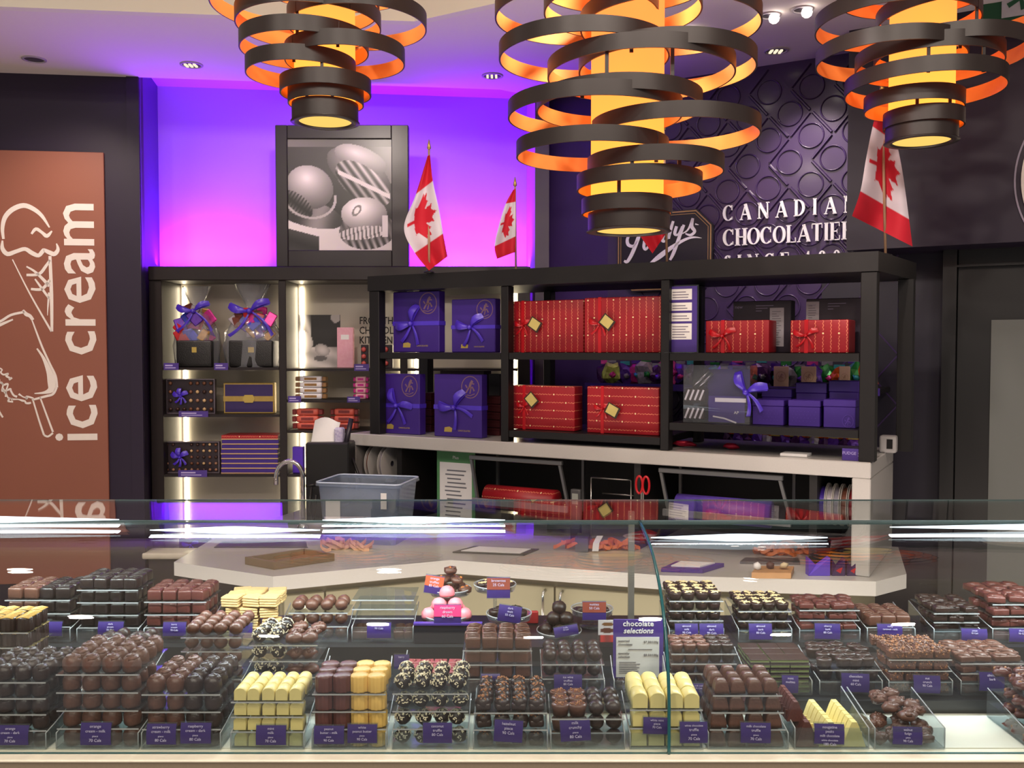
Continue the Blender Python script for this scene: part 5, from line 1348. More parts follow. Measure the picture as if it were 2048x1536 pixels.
# ================= chocolates in the case =================
milk = mat('milk_chocolate', (92,58,45), .38, var=.2, scale=70, bump=.3, bscale=180)
milk2 = mat('red_brown_chocolate', (92,48,42), .36, var=.2, scale=70, bump=.3, bscale=180)
dark = mat('dark_chocolate2', (46,30,26), .34, var=.25, scale=70, bump=.3, bscale=180)
darker = mat('bitter_chocolate', (34,25,24), .34, var=.2, scale=70, bump=.3, bscale=180)
whitec = mat('white_chocolate', (226,210,138), .38, var=.05, scale=40, bump=.1)
butter = mat('butterscotch', (226,184,96), .42, var=.1, scale=60, bump=.1)
tan = mat('wafer_tan', (206,172,116), .7, var=.14, scale=90, bump=.4, bscale=250)
coco = mat('coconut_flake', (226,216,186), .7, var=.08)
nut = mat('chopped_nut', (150,100,62), .6, var=.3, scale=90)
nutb = mat('golden_nut', (206,160,92), .55, var=.2, scale=90)
pinkc = mat('pink_icing', (226,130,140), .45, var=.08, scale=50, bump=.2)
pinkp2 = mat('pale_pink_icing', (224,164,176), .45, var=.06)
mintg = mat('mint_filling', (110,128,76), .6, var=.1)
rasp = mat('raspberry_top', (132,56,58), .45, var=.25, scale=90)
almond = mat('almond_slice', (226,200,150), .55, var=.1)
def sq(w=.027, h=.022, top=None, bumps=0, seed=0, m=0, bev=.003, ml=1):
    b = MB(); b.box(-w/2, w/2, -w/2, w/2, 0, h, m, bev, seg=2)
    return b
def mk_truffle(ms, seed=0):
    b = MB(); R = .0138
    b.lathe([(R*.86,0),(R*.98,.003),(R,.010),(R*.97,.015),(R*.86,.019),(R*.6,.0225),(R*.25,.0240),(.0005,.0243)], 16, fn=lambda a, z: 1+.035*sin(a*3+z*300+seed)+.04*cos(a*4))
    b.tube([(R*.78*(1-k/14)*cos(k*.8+seed), R*.78*(1-k/14)*sin(k*.8+seed), .0195+.0045*k/12) for k in range(12)], .0028, 5)
    return b, ms
def mk_square(ms, seed=0):
    b = sq(.0265, .021, bev=.004)
    for k in range(3): b.tube([(-.010, -.008+k*.008, .0212),(0,-.006+k*.008,.0222),(.010,-.008+k*.008,.0212)], .0016, 5)
    return b, ms
def mk_ball(ms, seed=0): return MB().lump((0,0,.0128), .0138, amp=.06, seed=seed, sc=(1,1,.93)), ms
def mk_coco(ms, seed=0):
    b = MB().lump((0,0,.0126), .0132, amp=.08, seed=seed, sc=(1,1,.95)); rs = random.Random(seed)
    for k in range(52):
        a = rs.random()*6.28; e = rs.uniform(-.1,1)*1.5; r = .0136
        p = Vector((r*cos(a)*cos(e), r*sin(a)*cos(e), .0126+r*.95*sin(e)))
        T = Matrix.Translation(p) @ Vector((cos(a)*cos(e), sin(a)*cos(e), sin(e))).to_track_quat('Z','X').to_matrix().to_4x4() @ Matrix.Rotation(rs.random()*6, 4, 'Z')
        b.box(-.0019, .0019, -.0007, .0007, 0, .0011, 1, 0, T)
    return b, ms
def mk_nutty(ms, seed=0):
    b = MB().lump((0,0,.011), .0138, amp=.07, seed=seed, sc=(1,1,.85)); rs = random.Random(seed)
    b.box(-.0125,.0125,-.0125,.0125,0,.012,0,.004,seg=2)
    for k in range(20):
        a = rs.random()*6.28; q = rs.random()*.0105
        b.lump((q*cos(a), q*sin(a), .0225-q*q*40), rs.uniform(.0012,.0024), 1, 1, .3, seed=k, smooth=False)
    return b, ms
def mk_oval(ms, seed=0):
    b = MB(); b.lathe([(.0125,0),(.0155,.016),(.0145,.0185),(.010,.0195),(.0005,.0192)], 18, sx=1.0, sy=.86); rs = random.Random(seed)
    if len(ms) > 1:
        for k in range(22):
            a = rs.random()*6.28; q = rs.random()*.0125
            b.lump((q*cos(a), q*sin(a)*.85, .0198), rs.uniform(.001,.002), 1, 1, .3, seed=k, smooth=False)
    else: b.tube([(-.008,-.003,.0195),(0,.004,.0203),(.008,-.003,.0195)], .002, 5)
    return b, ms
def mk_block(ms, seed=0):
    b = MB(); w, h, L_ = .0225, .0225, .027
    pts = [(-w/2,0),(w/2,0),(w/2*.97,h*.7)]+[(w*.46*cos(q), h*.7+h*.30*sin(q)) for q in [radians(d) for d in (20,45,68,90,112,135,160)]]+[(-w/2*.97,h*.7)]
    n = len(pts); v = []; f = []
    for y, k in ((-L_/2,.90),(-L_/2+.002,1),(L_/2-.002,1),(L_/2,.90)):
        v += [(p[0]*k, y, h*.5+(p[1]-h*.5)*k if k < 1 else p[1]) for p in pts]
    for j in range(3):
        for i in range(n): f.append((j*n+i, j*n+(i+1)%n, (j+1)*n+(i+1)%n, (j+1)*n+i))
    b.add(v, f, 0, True); b.add(v, [list(range(n)), [3*n+i for i in range(n)][::-1]], 0, False); return b, ms
def mk_ribbed(ms, seed=0):
    return MB().lathe([(.0150,0),(.0152,.0015),(.0152,.0245),(.0142,.0262),(.006,.0268),(.0005,.0266)], 48, fn=lambda a, z: 1+(.05*cos(a*12) if z < .026 else .03*cos(a*12))), ms
def mk_dome(ms, seed=0):
    b = MB(); prof_ = [(.0195,0),(.0190,.008),(.0165,.018),(.0145,.024),(.0115,.0275),(.006,.0290),(.0005,.0294)]
    b.lathe(prof_, 24, ph=pi/4, fn=lambda a, z: (1/max(abs(cos(a)), abs(sin(a)), .72))*.84); return b, ms
def mk_prism(ms, seed=0):
    b = MB(); n = 6; L_ = .018
    for k in range(n):
        y0_ = -L_/2+k*L_; w, h = .020, .043
        v = [(-w,y0_,0),(w,y0_,0),(w*.42,y0_,h*.8),(w*.22,y0_,h),(-w*.22,y0_,h),(-w*.42,y0_,h*.8)]
        v2 = [(x, y0_+L_*.86, z) for x, _, z in v]
        b.add(v+v2, [(0,1,2,3,4,5),(11,10,9,8,7,6)]+[(i,i+6,(i+1)%6+6,(i+1)%6) for i in range(6)], 0, False)
        if k < n-1: b.box(-w*.95, w*.95, y0_+L_*.86, y0_+L_, 0, h*.45)
    return b, ms
def mk_cluster(ms, seed=0):
    b = MB(); rs = random.Random(seed)
    b.lump((0,0,.009), .014, amp=.25, freq=2.5, seed=seed, sc=(1.1,1,.62))
    for k in range(9):
        a = rs.random()*6.28; q = rs.random()*.011
        b.lump((q*cos(a), q*sin(a), .010+.006*rs.random()), rs.uniform(.004,.006), (1 if len(ms) > 1 and k % 2 else 0), 1, .25, seed=seed+k, sc=(1,.8,.8))
    return b, ms
def mk_wafer(ms, seed=0):
    b = MB(); rs = random.Random(seed)
    for k in range(4): b.box(-.019+rs.uniform(-.001,.001), .019+rs.uniform(-.001,.001), -.014, .014, k*.0055, k*.0055+.0045, 0, .0012)
    b.box(-.018,.018,-.013,.013,0,.0216); return b, ms
def mk_mint(ms, seed=0):
    return MB().box(-.021,.021,-.019,.019,0,.0022,0,.0006).box(-.0205,.0205,-.0185,.0185,.0022,.0062,1).box(-.021,.021,-.019,.019,.0062,.0085,0,.0006), ms
def mk_slice(ms, seed=0):
    b = MB(); b.lathe([(.0125,0),(.0150,.013),(.0142,.016),(.0005,.0165)], 16, fn=lambda a, z: 1+.03*cos(a*8)); rs = random.Random(seed)
    for k in range(13):
        a = rs.random()*6.28; q = rs.random()*.0115
        T = Matrix.Translation((q*cos(a), q*sin(a), .0162+.001*rs.random())) @ Matrix.Rotation(rs.random()*6, 4, 'Z') @ Matrix.Rotation(rs.uniform(-.4,.4), 4, 'X')
        b.box(-.0045, .0045, -.0016, .0016, 0, .0012, 1, .0004, T)
    return b, ms
def mk_crunch(ms, seed=0):
    b = MB(); b.box(-.0155,.0155,-.0135,.0135,0,.016,0,.002); rs = random.Random(seed)
    for k in range(34):
        x, y = rs.uniform(-.0145,.0145), rs.uniform(-.0125,.0125)
        b.lump((x, y, .0165), rs.uniform(.0018,.0034), 1 if k % 3 == 0 else 0, 1, .3, seed=k, smooth=False)
    for k in range(10): b.lump((rs.uniform(-.014,.014), -.0138, rs.uniform(.003,.015)), .0018, 1 if k % 2 else 0, 1, .3, seed=k, smooth=False)
    return b, ms
def mk_bark(ms, seed=0):
    b = MB(); b.box(-.0165,.0165,-.0145,.0145,0,.013,0,.003,seg=2)
    b.lump((0,0,.0125), .0135, 0, 2, .35, 2.2, seed, (1.15,1,.3)); return b, ms
def mk_pinkdome(ms, seed=0):
    b = MB(); b.lathe([(.0135,0),(.0140,.006)], 20); b.lathe([(.0142,.0055),(.0148,.009),(.0138,.016),(.0095,.0215),(.004,.0238),(.0005,.0240)], 20, 1, fn=lambda a, z: 1+.03*sin(a*2+z*500)); return b, ms
def mk_pinksq(ms, seed=0):
    b = MB(); b.box(-.0135,.0135,-.0125,.0125,0,.014,0,.002); b.box(-.0138,.0138,-.0128,.0128,.0138,.0185,1,.0025,seg=2)
    b.lump((0,0,.0185), .006, 1, 1, .4, seed=seed, sc=(1,1,.4)); return b, ms
KINDS_ = {
 'tru_m': ('round_cream_chocolate','round milk chocolate with swirled top','round chocolate',mk_truffle,[milk],3),
 'tru_d': ('round_cream_chocolate','round dark chocolate with swirled top','round chocolate',mk_truffle,[dark],3),
 'sq_d': ('square_chocolate','square dark chocolate with a rippled top','square chocolate',mk_square,[darker],1),
 'sq_m': ('square_chocolate','square milk chocolate with a rippled top','square chocolate',mk_square,[milk],1),
 'sq_r': ('square_chocolate','square red-brown chocolate with a rippled top','square chocolate',mk_square,[milk2],1),
 'ball_d': ('chocolate_truffle','round dark truffle','truffle',mk_ball,[dark],3),
 'ball_m': ('chocolate_truffle','round milk truffle','truffle',mk_ball,[milk],3),
 'coco': ('coconut_truffle','dark truffle dusted with white coconut flakes','coconut truffle',mk_coco,[darker,coco],3),
 'nutty': ('nut_topped_chocolate','dark chocolate topped with chopped nuts','nut chocolate',mk_nutty,[dark,nut],3),
 'oval_n': ('oval_cup','oval milk chocolate cup with a crumb top','chocolate cup',mk_oval,[milk,nut],2),
 'oval_d': ('oval_cup','oval dark chocolate','chocolate cup',mk_oval,[dark],1),
 'oval_m': ('oval_cup','oval milk chocolate','chocolate cup',mk_oval,[milk],1),
 'block': ('white_chocolate_block','arched yellow-white chocolate block','white chocolate',mk_block,[whitec],1),
 'rib_d': ('ribbed_cup','ribbed dark chocolate cup','ribbed cup',mk_ribbed,[milk2],1),
 'rib_y': ('ribbed_cup','ribbed butter-yellow cup','ribbed cup',mk_ribbed,[butter],1),
 'rib_n': ('drizzled_cup','ribbed dark cup with yellow drizzle','drizzled cup',mk_ribbed,[dark],1),
 'dome': ('domed_truffle','large domed milk truffle','domed truffle',mk_dome,[milk],1),
 'pri_m': ('peaked_chocolate_bar','brown peaked triangular bar lying front to back','chocolate bar',mk_prism,[milk2],1),
 'pri_w': ('peaked_chocolate_bar','pale yellow peaked triangular bar lying front to back','chocolate bar',mk_prism,[whitec],1),
 'clus': ('nut_cluster','milk chocolate nut cluster','nut cluster',mk_cluster,[milk],4),
 'clus_d': ('nut_cluster','dark chocolate nut cluster','nut cluster',mk_cluster,[dark],4),
 'clus_w': ('nut_cluster','rough dark cluster with reddish nuts','nut cluster',mk_cluster,[milk2,nut],4),
 'wafer': ('wafer_block','tan layered wafer block','wafer',mk_wafer,[tan],2),
 'mint': ('mint_slab','thin dark slab with a green mint layer','mint slab',mk_mint,[dark,mintg],1),
 'slice': ('almond_cup','dark cup topped with pale almond slivers','almond cup',mk_slice,[dark,almond],4),
 'crunch': ('nut_crunch_square','milk chocolate square packed with chopped nuts','nut crunch',mk_crunch,[milk,nut],3),
 'bark': ('chocolate_bark_piece','uneven milk chocolate bark piece','bark piece',mk_bark,[milk],3),
 'bark_d': ('chocolate_bark_piece','uneven dark bark piece','bark piece',mk_bark,[dark],3),
 'bark_r': ('chocolate_bark_piece','rough reddish bark piece','bark piece',mk_bark,[milk2],3),
 'pinkd': ('pink_dome_chocolate','chocolate with a domed pink icing top','iced chocolate',mk_pinkdome,[dark,pinkc],2),
 'ppink': ('pink_dome_chocolate','chocolate with a pale pink domed top','iced chocolate',mk_pinkdome,[dark,pinkp2],1),
 'pinks': ('raspberry_square','dark square with a raspberry-coloured top','raspberry square',mk_pinksq,[dark,rasp],2),
 'orange': ('orange_truffle','brown truffle streaked with orange','truffle',mk_cluster,[milk,mat('orange_drizzle',(214,120,50),.4,var=.2)],3),
}
_PM = {}
def cmesh(k, i):
    nm, _, _, fn, ms, nv = KINDS_[k]; i %= nv
    if (k, i) not in _PM:
        b, mm = fn(ms, i*5+1)
        if k == 'rib_n':
            for q in range(5): b.tube([(-.013, -.011+q*.0055, .0262),(0, -.008+q*.0055, .0275),(.013, -.011+q*.0055, .0262)], .0014, 5, 1)
            mm = mm+[butter]
        me = b.mesh(nm)
        for m_ in mm: me.materials.append(m_)
        _PM[(k,i)] = me
    return _PM[(k,i)]
rc_ = random.Random(21)
def choc(k, x, y, z, sc, rz, where, rx=0.0, ry=0.0):
    nm, desc, cat, *_ = KINDS_[k]
    o = bpy.data.objects.new(nm, cmesh(k, rc_.randrange(8))); COL.objects.link(o)
    o.location = (x, y, z); o.scale = (sc,)*3; o.rotation_euler = (rx, ry, rz)
    lab = desc+' '+where
    tag(o, lab, cat, desc+' '+where)
    return o
acr = glassmat('clear_acrylic', (240,244,244), 1, dens=.03)
acrs = glassmat('acrylic_sheet', (236,240,240), .7, dens=.02)
acre = mat('acrylic_edge', (172,174,176), .15, var=.1, spec=.8)
HS = {'tru_m':.0255,'tru_d':.0255,'block':.0238,'rib_d':.0275,'rib_y':.0275,'rib_n':.0285,'dome':.030,'ball_d':.0265,'ball_m':.0265,'coco':.0270,'nutty':.0265,'sq_d':.0235,'sq_m':.0235,'sq_r':.0235,'slice':.0205,'wafer':.0225,'mint':.0092,'crunch':.022,'bark':.0195,'bark_d':.0195,'bark_r':.022,'oval_n':.0215,'oval_d':.021,'oval_m':.021,'clus':.021,'clus_d':.020,'clus_w':.024,'pinks':.021,'ppink':.026,'pinkd':.026}
def wx_(px, Y, z): return (px-1024)/F*(Y*CP-(z-H)*SP)
def sheet(xc, w, y0_, dep, z, where, i, lipm=True):
    t = thing('acrylic_shelf', 'clear acrylic layer sheet '+where, 'acrylic tray', (xc, y0_, z), 0, 'clear sheets '+where)
    obj('sheet', MB().box(-w/2, w/2, 0, dep, 0, .0012), acrs, t)
    obj('front_lip', MB().box(-w/2, w/2, -.0012, -.0001, -.0004, .0016), acre, t)
def bin_(xc, w, y0_, dep, z, where, hf=.026, hb=.045):
    t = thing('acrylic_bin', 'clear acrylic bin '+where, 'acrylic tray', (xc, y0_, z+.0004), 0)
    obj('bin_body', MB().box(-w/2, w/2, .0021, dep, 0, .0015).box(-w/2, w/2, 0, .002, 0, hf), acr, t)
    for sg in (-1, 1):
        x = sg*w/2; x0_ = min(x, x-sg*.002)
        T = Matrix(((0,0,1,x0_),(1,0,0,0),(0,1,0,0),(0,0,0,1)))
        obj('side_wall', MB().prism([(.0021,.0016),(dep,.0016),(dep,hb),(.03,hf+.004),(.0021,hf)], 0, .002, 0, T), acr, t)
        obj('bright_edge', MB().tube([(x-sg*.001,.001,.001),(x-sg*.001,.001,hf),(x-sg*.001,.03,hf+.004),(x-sg*.001,dep,hb)], .0011, 5), acre, t)
    return t
YF = {1: 1.45, 2: 1.62, 3: 1.80}; ZF = {1: ZD, 2: Z2, 3: Z3}
ROWN = {1: 'front row', 2: 'middle row', 3: 'back row'}
def stack(row, px0, px1, kinds, nl, where, nr=4, taper=0.0, jit=.06, mid=None, binh=.026, side=0, yoff=0.0, sheets=True):
    Y = YF[row]+yoff; z0 = ZF[row]; x0_, x1_ = wx_(px0, Y, z0+.03), wx_(px1, Y, z0+.03)
    w = x1_-x0_; xc = (x0_+x1_)/2; nc = len(kinds); p = w/nc; base = {'wafer':.040,'mint':.043,'dome':.036,'pri_m':.041,'pri_w':.041,'block':.0235,'crunch':.032,'bark':.034,'bark_d':.034,'bark_r':.034}.get(kinds[0], .0290)
    sc = p/base
    py = p*({'block':1.2,'wafer':.75,'crunch':.87,'bark':.88,'bark_d':.88,'bark_r':.88,'mint':.9}.get(kinds[0], 1.0))
    h = HS.get(kinds[0], .026)*sc+.0013
    dep = min(py*nr+.006, .128)
    bin_(xc, w+.006, Y-.006, dep+.012, z0, where, hf=binh, hb=max(.05, binh+.02))
    zc = z0+.0022
    for l in range(nl):
        k_ = 1-taper*l; sh = taper*l*w*.25
        if l > 0 and sheets: sheet(xc, w*k_+.004, Y-.002+sh, dep, zc, where, l)
        zz = zc+(.0018 if l > 0 and sheets else 0)
        rows = range(nr) if l == nl-1 else range(1)
        for c in range(nc):
            rr = list(rows)
            if l < nl-1 and side and c == (0 if side < 0 else nc-1): rr = range(min(3, nr))
            for r in rr:
                kd = (mid or {}).get((l, c, r), kinds[c])
                if kd is None: continue
                x = xc+((c+.5)/nc-.5)*w*k_+rc_.uniform(-1,1)*jit*.02
                y = Y+sh+(r+.5)*py+rc_.uniform(-1,1)*jit*.015
                choc(kd, x, y, zz, sc*rc_.uniform(.97,1.0)*(k_ if taper else 1), rc_.uniform(-.25,.25) if kd[:3] not in ('blo','pri','rib','dom','min') else 0, where)
        zc += h
    return xc, w, zc
_CN = [0]
def card(px0, px1, py0, py1, Y, lines, label, m=None, roll=0.0, top=None):
    a, b = P(px0, py1, Y), P(px1, py1, Y); zt = P(px0, py0, Y).z; w, h = b.x-a.x, zt-a.z
    t = thing('price_card', label, 'price card', ((a.x+b.x)/2, Y, a.z), 0, rot=(-.12, roll, 0))
    obj('card', MB().sheet(lambda u, v: (-w/2+w*u, -.0025*sin(pi*v), h*v), 2, 6), m or cardd, t)
    obj('clear_holder', MB().box(-w/2-.001, w/2+.001, .0006, .0016, -.002, h+.002), acr, t)
    tx_ = MB(); nl = len(lines)
    for i, l in enumerate(lines):
        s_ = h*(.19 if i != nl-2 or nl < 4 else .13)
        s_ = min(s_, w*1.55/max(4, len(l)))
        tx_.text(l, s_, 0, h*(.80-i*.21), -.0034, .0004)
    obj('lettering', tx_, mat('card_lettering', (206,198,228), .5), t)
    if top:
        obj('coloured_band', MB().box(-w/2, w/2, -.0032, -.0026, h*.42, h*.98), top, t)
    return t
W1 = 'in the %s stack of the front row'
stack(1, -48, 92, ['tru_d']*4, 5, 'in the front row stack at the left edge', side=1)
stack(1, 118, 276, ['tru_m']*4, 5, 'in the tall orange cream stack, front row', side=1)
stack(1, 288, 440, ['tru_m','tru_m','tru_d','tru_d'], 4, 'in the front stack left of the white blocks', side=1)
stack(1, 466, 606, ['block']*5, 4, 'in the front row between two dark stacks', nr=3)
stack(1, 628, 770, ['rib_d','rib_d','rib_y','rib_y'], 4, 'in the two-coloured front row bin', nr=3)
stack(1, 788, 934, ['coco']*4, 4, 'in the front row bin of coconut truffles', nr=3, jit=.15)
stack(1, 950, 1092, ['nutty']*4, 3, 'in the front row beside the coconut truffles', nr=4, jit=.1)
stack(1, 1104, 1246, ['oval_n','oval_n','ball_d','ball_d'], 3, 'in the low bin beside the white blocks', nr=3)
stack(1, 1262, 1402, ['block']*4, 3, 'in the front row behind the glass seam', nr=3)
stack(1, 1418, 1572, ['dome']*4, 4, 'in the large front row pyramid', nr=3, taper=.045, side=-1)
# peaked bars
xw0, xw1 = wx_(1590, 1.45, ZD), wx_(1732, 1.45, ZD); pwb = (xw1-xw0)/3
bin_((xw0+xw1)/2, xw1-xw0+.006, 1.444, .125, ZD, 'in the front row holding peaked bars', .034, .055)
for i, k in enumerate(('pri_m','pri_w','pri_w')):
    choc(k, xw0+pwb*(i+.5), 1.458+.0, ZD+.0022, pwb/.041, 0, 'in the front row')
choc('pri_m', xw0+pwb*.5-.012, 1.475, ZD+.0022+pwb/.041*.036, pwb/.041*.8, 0, 'stacked on top of the front row bar')
stack(1, 1750, 1884, ['clus']*4, 1, 'in the low front row bin beside the empty deck', nr=4, jit=.4, binh=.034)
for k in range(9): choc('clus', wx_(1780+rc_.uniform(0,60), 1.5, ZD)+rc_.uniform(-.01,.01), 1.50+.012*k*.8, ZD+.022+.003*k*.4, 1.0, rc_.uniform(0,6), 'in the low front row bin beside the empty deck')
stack(1, 2058, 2200, ['clus_w']*4, 4, 'in the stack at the front right edge', nr=4, jit=.3, side=-1)
# middle row
stack(2, -60, 58, ['rib_n']*4, 5, 'in the middle row at the left edge', nr=3, side=1, yoff=.0)
stack(2, 176, 290, ['clus_d','ball_d','clus_d','ball_d'], 5, 'in the middle row, seen over the orange cream stack', nr=3)
stack(2, 366, 482, ['ball_m']*4, 5, 'in the middle row behind the two-coloured stack', nr=4)
stack(2, 502, 634, ['coco','coco','clus','clus'], 4, 'in the middle row above the white blocks', nr=3, jit=.15)
stack(2, 650, 774, ['ppink']*5, 2, 'in the middle row behind the ribbed cups', nr=2)
stack(2, 806, 920, ['pinks']*4, 2, 'in the middle row behind the coconut truffles', nr=3)
stack(2, 928, 1062, ['sq_m']*4, 4, 'in the tall middle row stack at the centre', nr=3)
stack(2, 1086, 1206, ['ball_d']*4, 3, 'in the middle row with the ice wine truffles card', nr=3, sheets=True)
stack(2, 1230, 1334, ['clus_d']*4, 1, 'in front of the chocolate selections sign', nr=2, jit=.2)
stack(2, 1344, 1470, ['oval_m','oval_m','oval_m','oval_d','oval_d'], 5, 'in the middle row right of the glass seam', nr=3, side=-1)
stack(2, 1500, 1620, ['mint']*3, 7, 'in the middle row mint pile', nr=3, sheets=False, side=-1)
stack(2, 1640, 1760, ['oval_d']*4, 3, 'in the middle row beside the mints', nr=4, jit=.3, side=-1)
stack(2, 1778, 1900, ['crunch']*4, 4, 'in the middle row, nuts showing all over', nr=4, side=-1, jit=.2)
stack(2, 1922, 2050, ['bark']*4, 4, 'in the middle row at the right edge', nr=4, side=-1, jit=.25)
# back row
stack(3, 14, 140, ['sq_m','sq_m','sq_d','sq_d'], 4, 'in the back row, half milk and half dark', nr=3, side=1)
stack(3, 158, 276, ['sq_d']*4, 5, 'in the tallest back row stack on the left', nr=3, side=1)
stack(3, 292, 412, ['sq_r']*4, 4, 'in the back row right of the tallest stack', nr=3, side=1)
stack(3, 444, 556, ['wafer']*3, 4, 'in the back row under the corner of the worktop', nr=3, sheets=False, jit=.2)
stack(3, 580, 694, ['ball_m']*4, 3, 'in the back row right of the wafers', nr=2)
# nearly empty bin with three empty layers
Yb3 = 1.80; xa, xb = wx_(704, Yb3, Z3), wx_(828, Yb3, Z3)
bin_((xa+xb)/2, xb-xa, Yb3-.006, .11, Z3, 'nearly empty, in the back row', .030, .05)
for i, px in enumerate((714, 726, 796, 816)):
    for r in range(2): choc('sq_m', wx_(px, Yb3, Z3), Yb3+.014+r*.03, Z3+.0025, .8, .1*i, 'in the nearly empty back row bin')
for l in range(3): sheet((xa+xb)/2, xb-xa, Yb3, .1, Z3+.045+l*.018, 'empty, above the nearly empty bin', l)
stack(3, 1340, 1444, ['slice']*4, 5, 'in the back row right of the glass seam', nr=4, side=-1)
stack(3, 1478, 1580, ['slice']*4, 4, 'in the back row second from the glass seam', nr=4, side=-1)
stack(3, 1600, 1716, ['bark_r']*4, 4, 'in the back row under the end panel', nr=3, jit=.3, side=-1)
stack(3, 1735, 1826, ['sq_m']*3, 2, 'in the low back stack past the end panel', nr=3, side=-1)
stack(3, 1868, 1955, ['bark_d']*3, 4, 'in the back row, darkest pile on the right', nr=4, jit=.3, side=-1)
stack(3, 1985, 2090, ['bark_r']*3, 4, 'in the back row at the right edge', nr=4, jit=.3, side=-1)
# price cards
ivr = 'ivory'
c = card
c(-14,57,1452,1490,1.4435,['orange','cream - dark','piece','70 Cals'],'price card reading orange cream dark at the left edge of the front row')
c(161,222,1447,1490,1.4435,['orange','cream - milk','piece','70 Cals'],'price card reading orange cream milk on the tall front row stack')
c(293,352,1449,1489,1.4435,['strawberry','cream - milk','piece','80 Cals'],'left price card of the two on the two-coloured front stack')
c(361,422,1447,1487,1.4435,['raspberry','cream - dark','piece','80 Cals'],'right price card of the two on the two-coloured front stack')
c(512,572,1452,1490,1.4435,['mint','milk','piece','70 Cals'],'price card in front of the five-column white blocks')
c(628,688,1453,1488,1.4435,['peanut','butter - milk','piece','90 Cals'],'left price card on the ribbed cups bin')
c(695,754,1450,1486,1.4435,['white','peanut butter','piece','90 Cals'],'right price card on the ribbed cups bin')
c(846,904,1447,1486,1.4435,['coconut','truffle','80 Cals'],'price card in front of the coconut truffles')
c(987,1044,1442,1484,1.4435,['hazelnut','piece','90 Cals'],'tilted price card in front of the nut-topped chocolates', roll=.06)
c(1122,1182,1440,1482,1.4435,['milk','crunchy','piece','80 Cals'],'price card in front of the crumb-topped cups', roll=-.06)
c(1286,1340,1436,1468,1.4435,['white mint','piece','70 Cals'],'higher price card on the white blocks at the glass seam', roll=.03)
c(1360,1415,1445,1486,1.4435,['white chocolate','truffle','piece','70 Cals'],'lower price card on the white blocks at the glass seam')
c(1481,1541,1447,1486,1.4435,['milk chocolate','truffle','piece','70 Cals'],'price card in front of the large domed truffles', roll=.02)
c(1628,1688,1449,1488,1.4435,['nougatine','peaks','milk chocolate','white chocolate','180 Cals'],'price card in front of the peaked bars', roll=.03)
c(1785,1844,1455,1489,1.4435,['walnut','fudge','piece','90 Cals'],'price card in front of the low bin of clusters', roll=.03)
for (a, b, y0, y1, l, lab) in ((1108,1164,1350,1382,['ice wine','truffles','80 Cals'],'price card reading ice wine truffles in the middle row'),
      (1370,1424,1368,1392,['milk oval','70 Cals'],'price card glinting white in the middle row near the glass seam'),
      (1563,1596,1352,1386,['mint','melties'],'price card half hidden beside the mint pile'),
      (1682,1738,1348,1384,['chocolate','mint','60 Cals'],'price card in front of the dark ovals in the middle row'),
      (1826,1880,1352,1386,['nut','crunch','90 Cals'],'price card in front of the nut crunch squares'),
      (1958,2008,1346,1382,['almond','bark'],'price card in the middle row nearest to the right edge'),
      (498,612,1346,1356,['coconut'],'thin purple card showing above the white blocks'),
      (788,818,1310,1338,['berry'],'small purple card left of the raspberry squares'),
      (962,1000,1348,1362,['cream'],'purple card showing above the nut-topped chocolates')):
    c(a, b, y0, y1, 1.606, l, lab, roll=.04 if a > 1500 else 0)
for (a, b, y0, y1, l, lab) in ((57,124,1244,1272,['maple','cream','70 Cals'],'price card on the half milk half dark stack'),
      (196,247,1244,1272,['dark','cream','70 Cals'],'price card on the tallest back row stack'),
      (326,372,1245,1272,['berry','cream','70 Cals'],'price card on the red-brown back row stack'),
      (459,505,1246,1276,['sponge','toffee'],'price card below the tan wafers'),
      (734,782,1246,1276,['caramel','90 Cals'],'price card on the nearly empty back row bin'),
      (1350,1396,1248,1278,['almond','milk','90 Cals'],'left price card of the two below the almond cups'),
      (1399,1447,1248,1280,['almond','dark','90 Cals'],'right price card of the two below the almond cups'),
      (1498,1544,1248,1279,['almond','bark','80 Cals'],'price card on the second almond cup stack'),
      (1629,1680,1248,1278,['cherry','bark','80 Cals'],'price card on the rough reddish bark below the end panel'),
      (1754,1804,1249,1276,['nutty','caramel - milk'],'price card on the low back row stack right of the end panel'),
      (1922,1974,1258,1282,['pecan','90 Cals'],'price card below the darkest pile on the right'),
      (2018,2068,1258,1284,['cherry','90 Cals'],'price card cut by the right edge of the back row')):
    c(a, b, y0, y1, 1.786, l, lab, roll=.03 if a > 1500 else 0)
# ---- little pedestal stands ----
clr = glassmat('clear_stand', (236,238,242), 1, dens=.05)
def stand(px, py, r, Y, label):
    p = P(px, py, Y); t = thing('cake_stand', label, 'cake stand', (p.x, p.y, Z3+.0004)); h = p.z-Z3
    obj('plate', MB().lathe([(.004,h-.002),(r,h-.001),(r+.002,h+.010),(r+.001,h+.010),(r-.002,h+.001),(.004,h)], 36, cap=False), clr, t)
    obj('rim', MB().lathe([(r+.0022,h+.010),(r+.0022,h+.0116),(r+.0006,h+.0116),(r+.0006,h+.010)], 36, cap=False), acre, t)
    obj('stem', MB().lathe([(.004,.003),(.004,h-.002)], 12), clr, t)
    obj('foot', MB().lathe([(.026,0),(.026,.002),(.005,.004)], 24), clr, t)
    return p
def pile(p, ks, pos, sc, where):
    for i, (x, y, z) in enumerate(pos): choc(ks[i % len(ks)], p.x+x, p.y+y, p.z+.0012+z, sc, rc_.uniform(0,6), where)
ring5 = [(-.028,-.012,0),(0,-.026,0),(.028,-.012,0),(.018,.02,0),(-.018,.02,0),(0,0,.0),( -.012,-.008,.02),(.014,-.008,.02),(0,.012,.02),(0,0,.038)]
p = stand(900, 1186, .042, 1.905, 'clear stand carrying the brown and orange truffles')
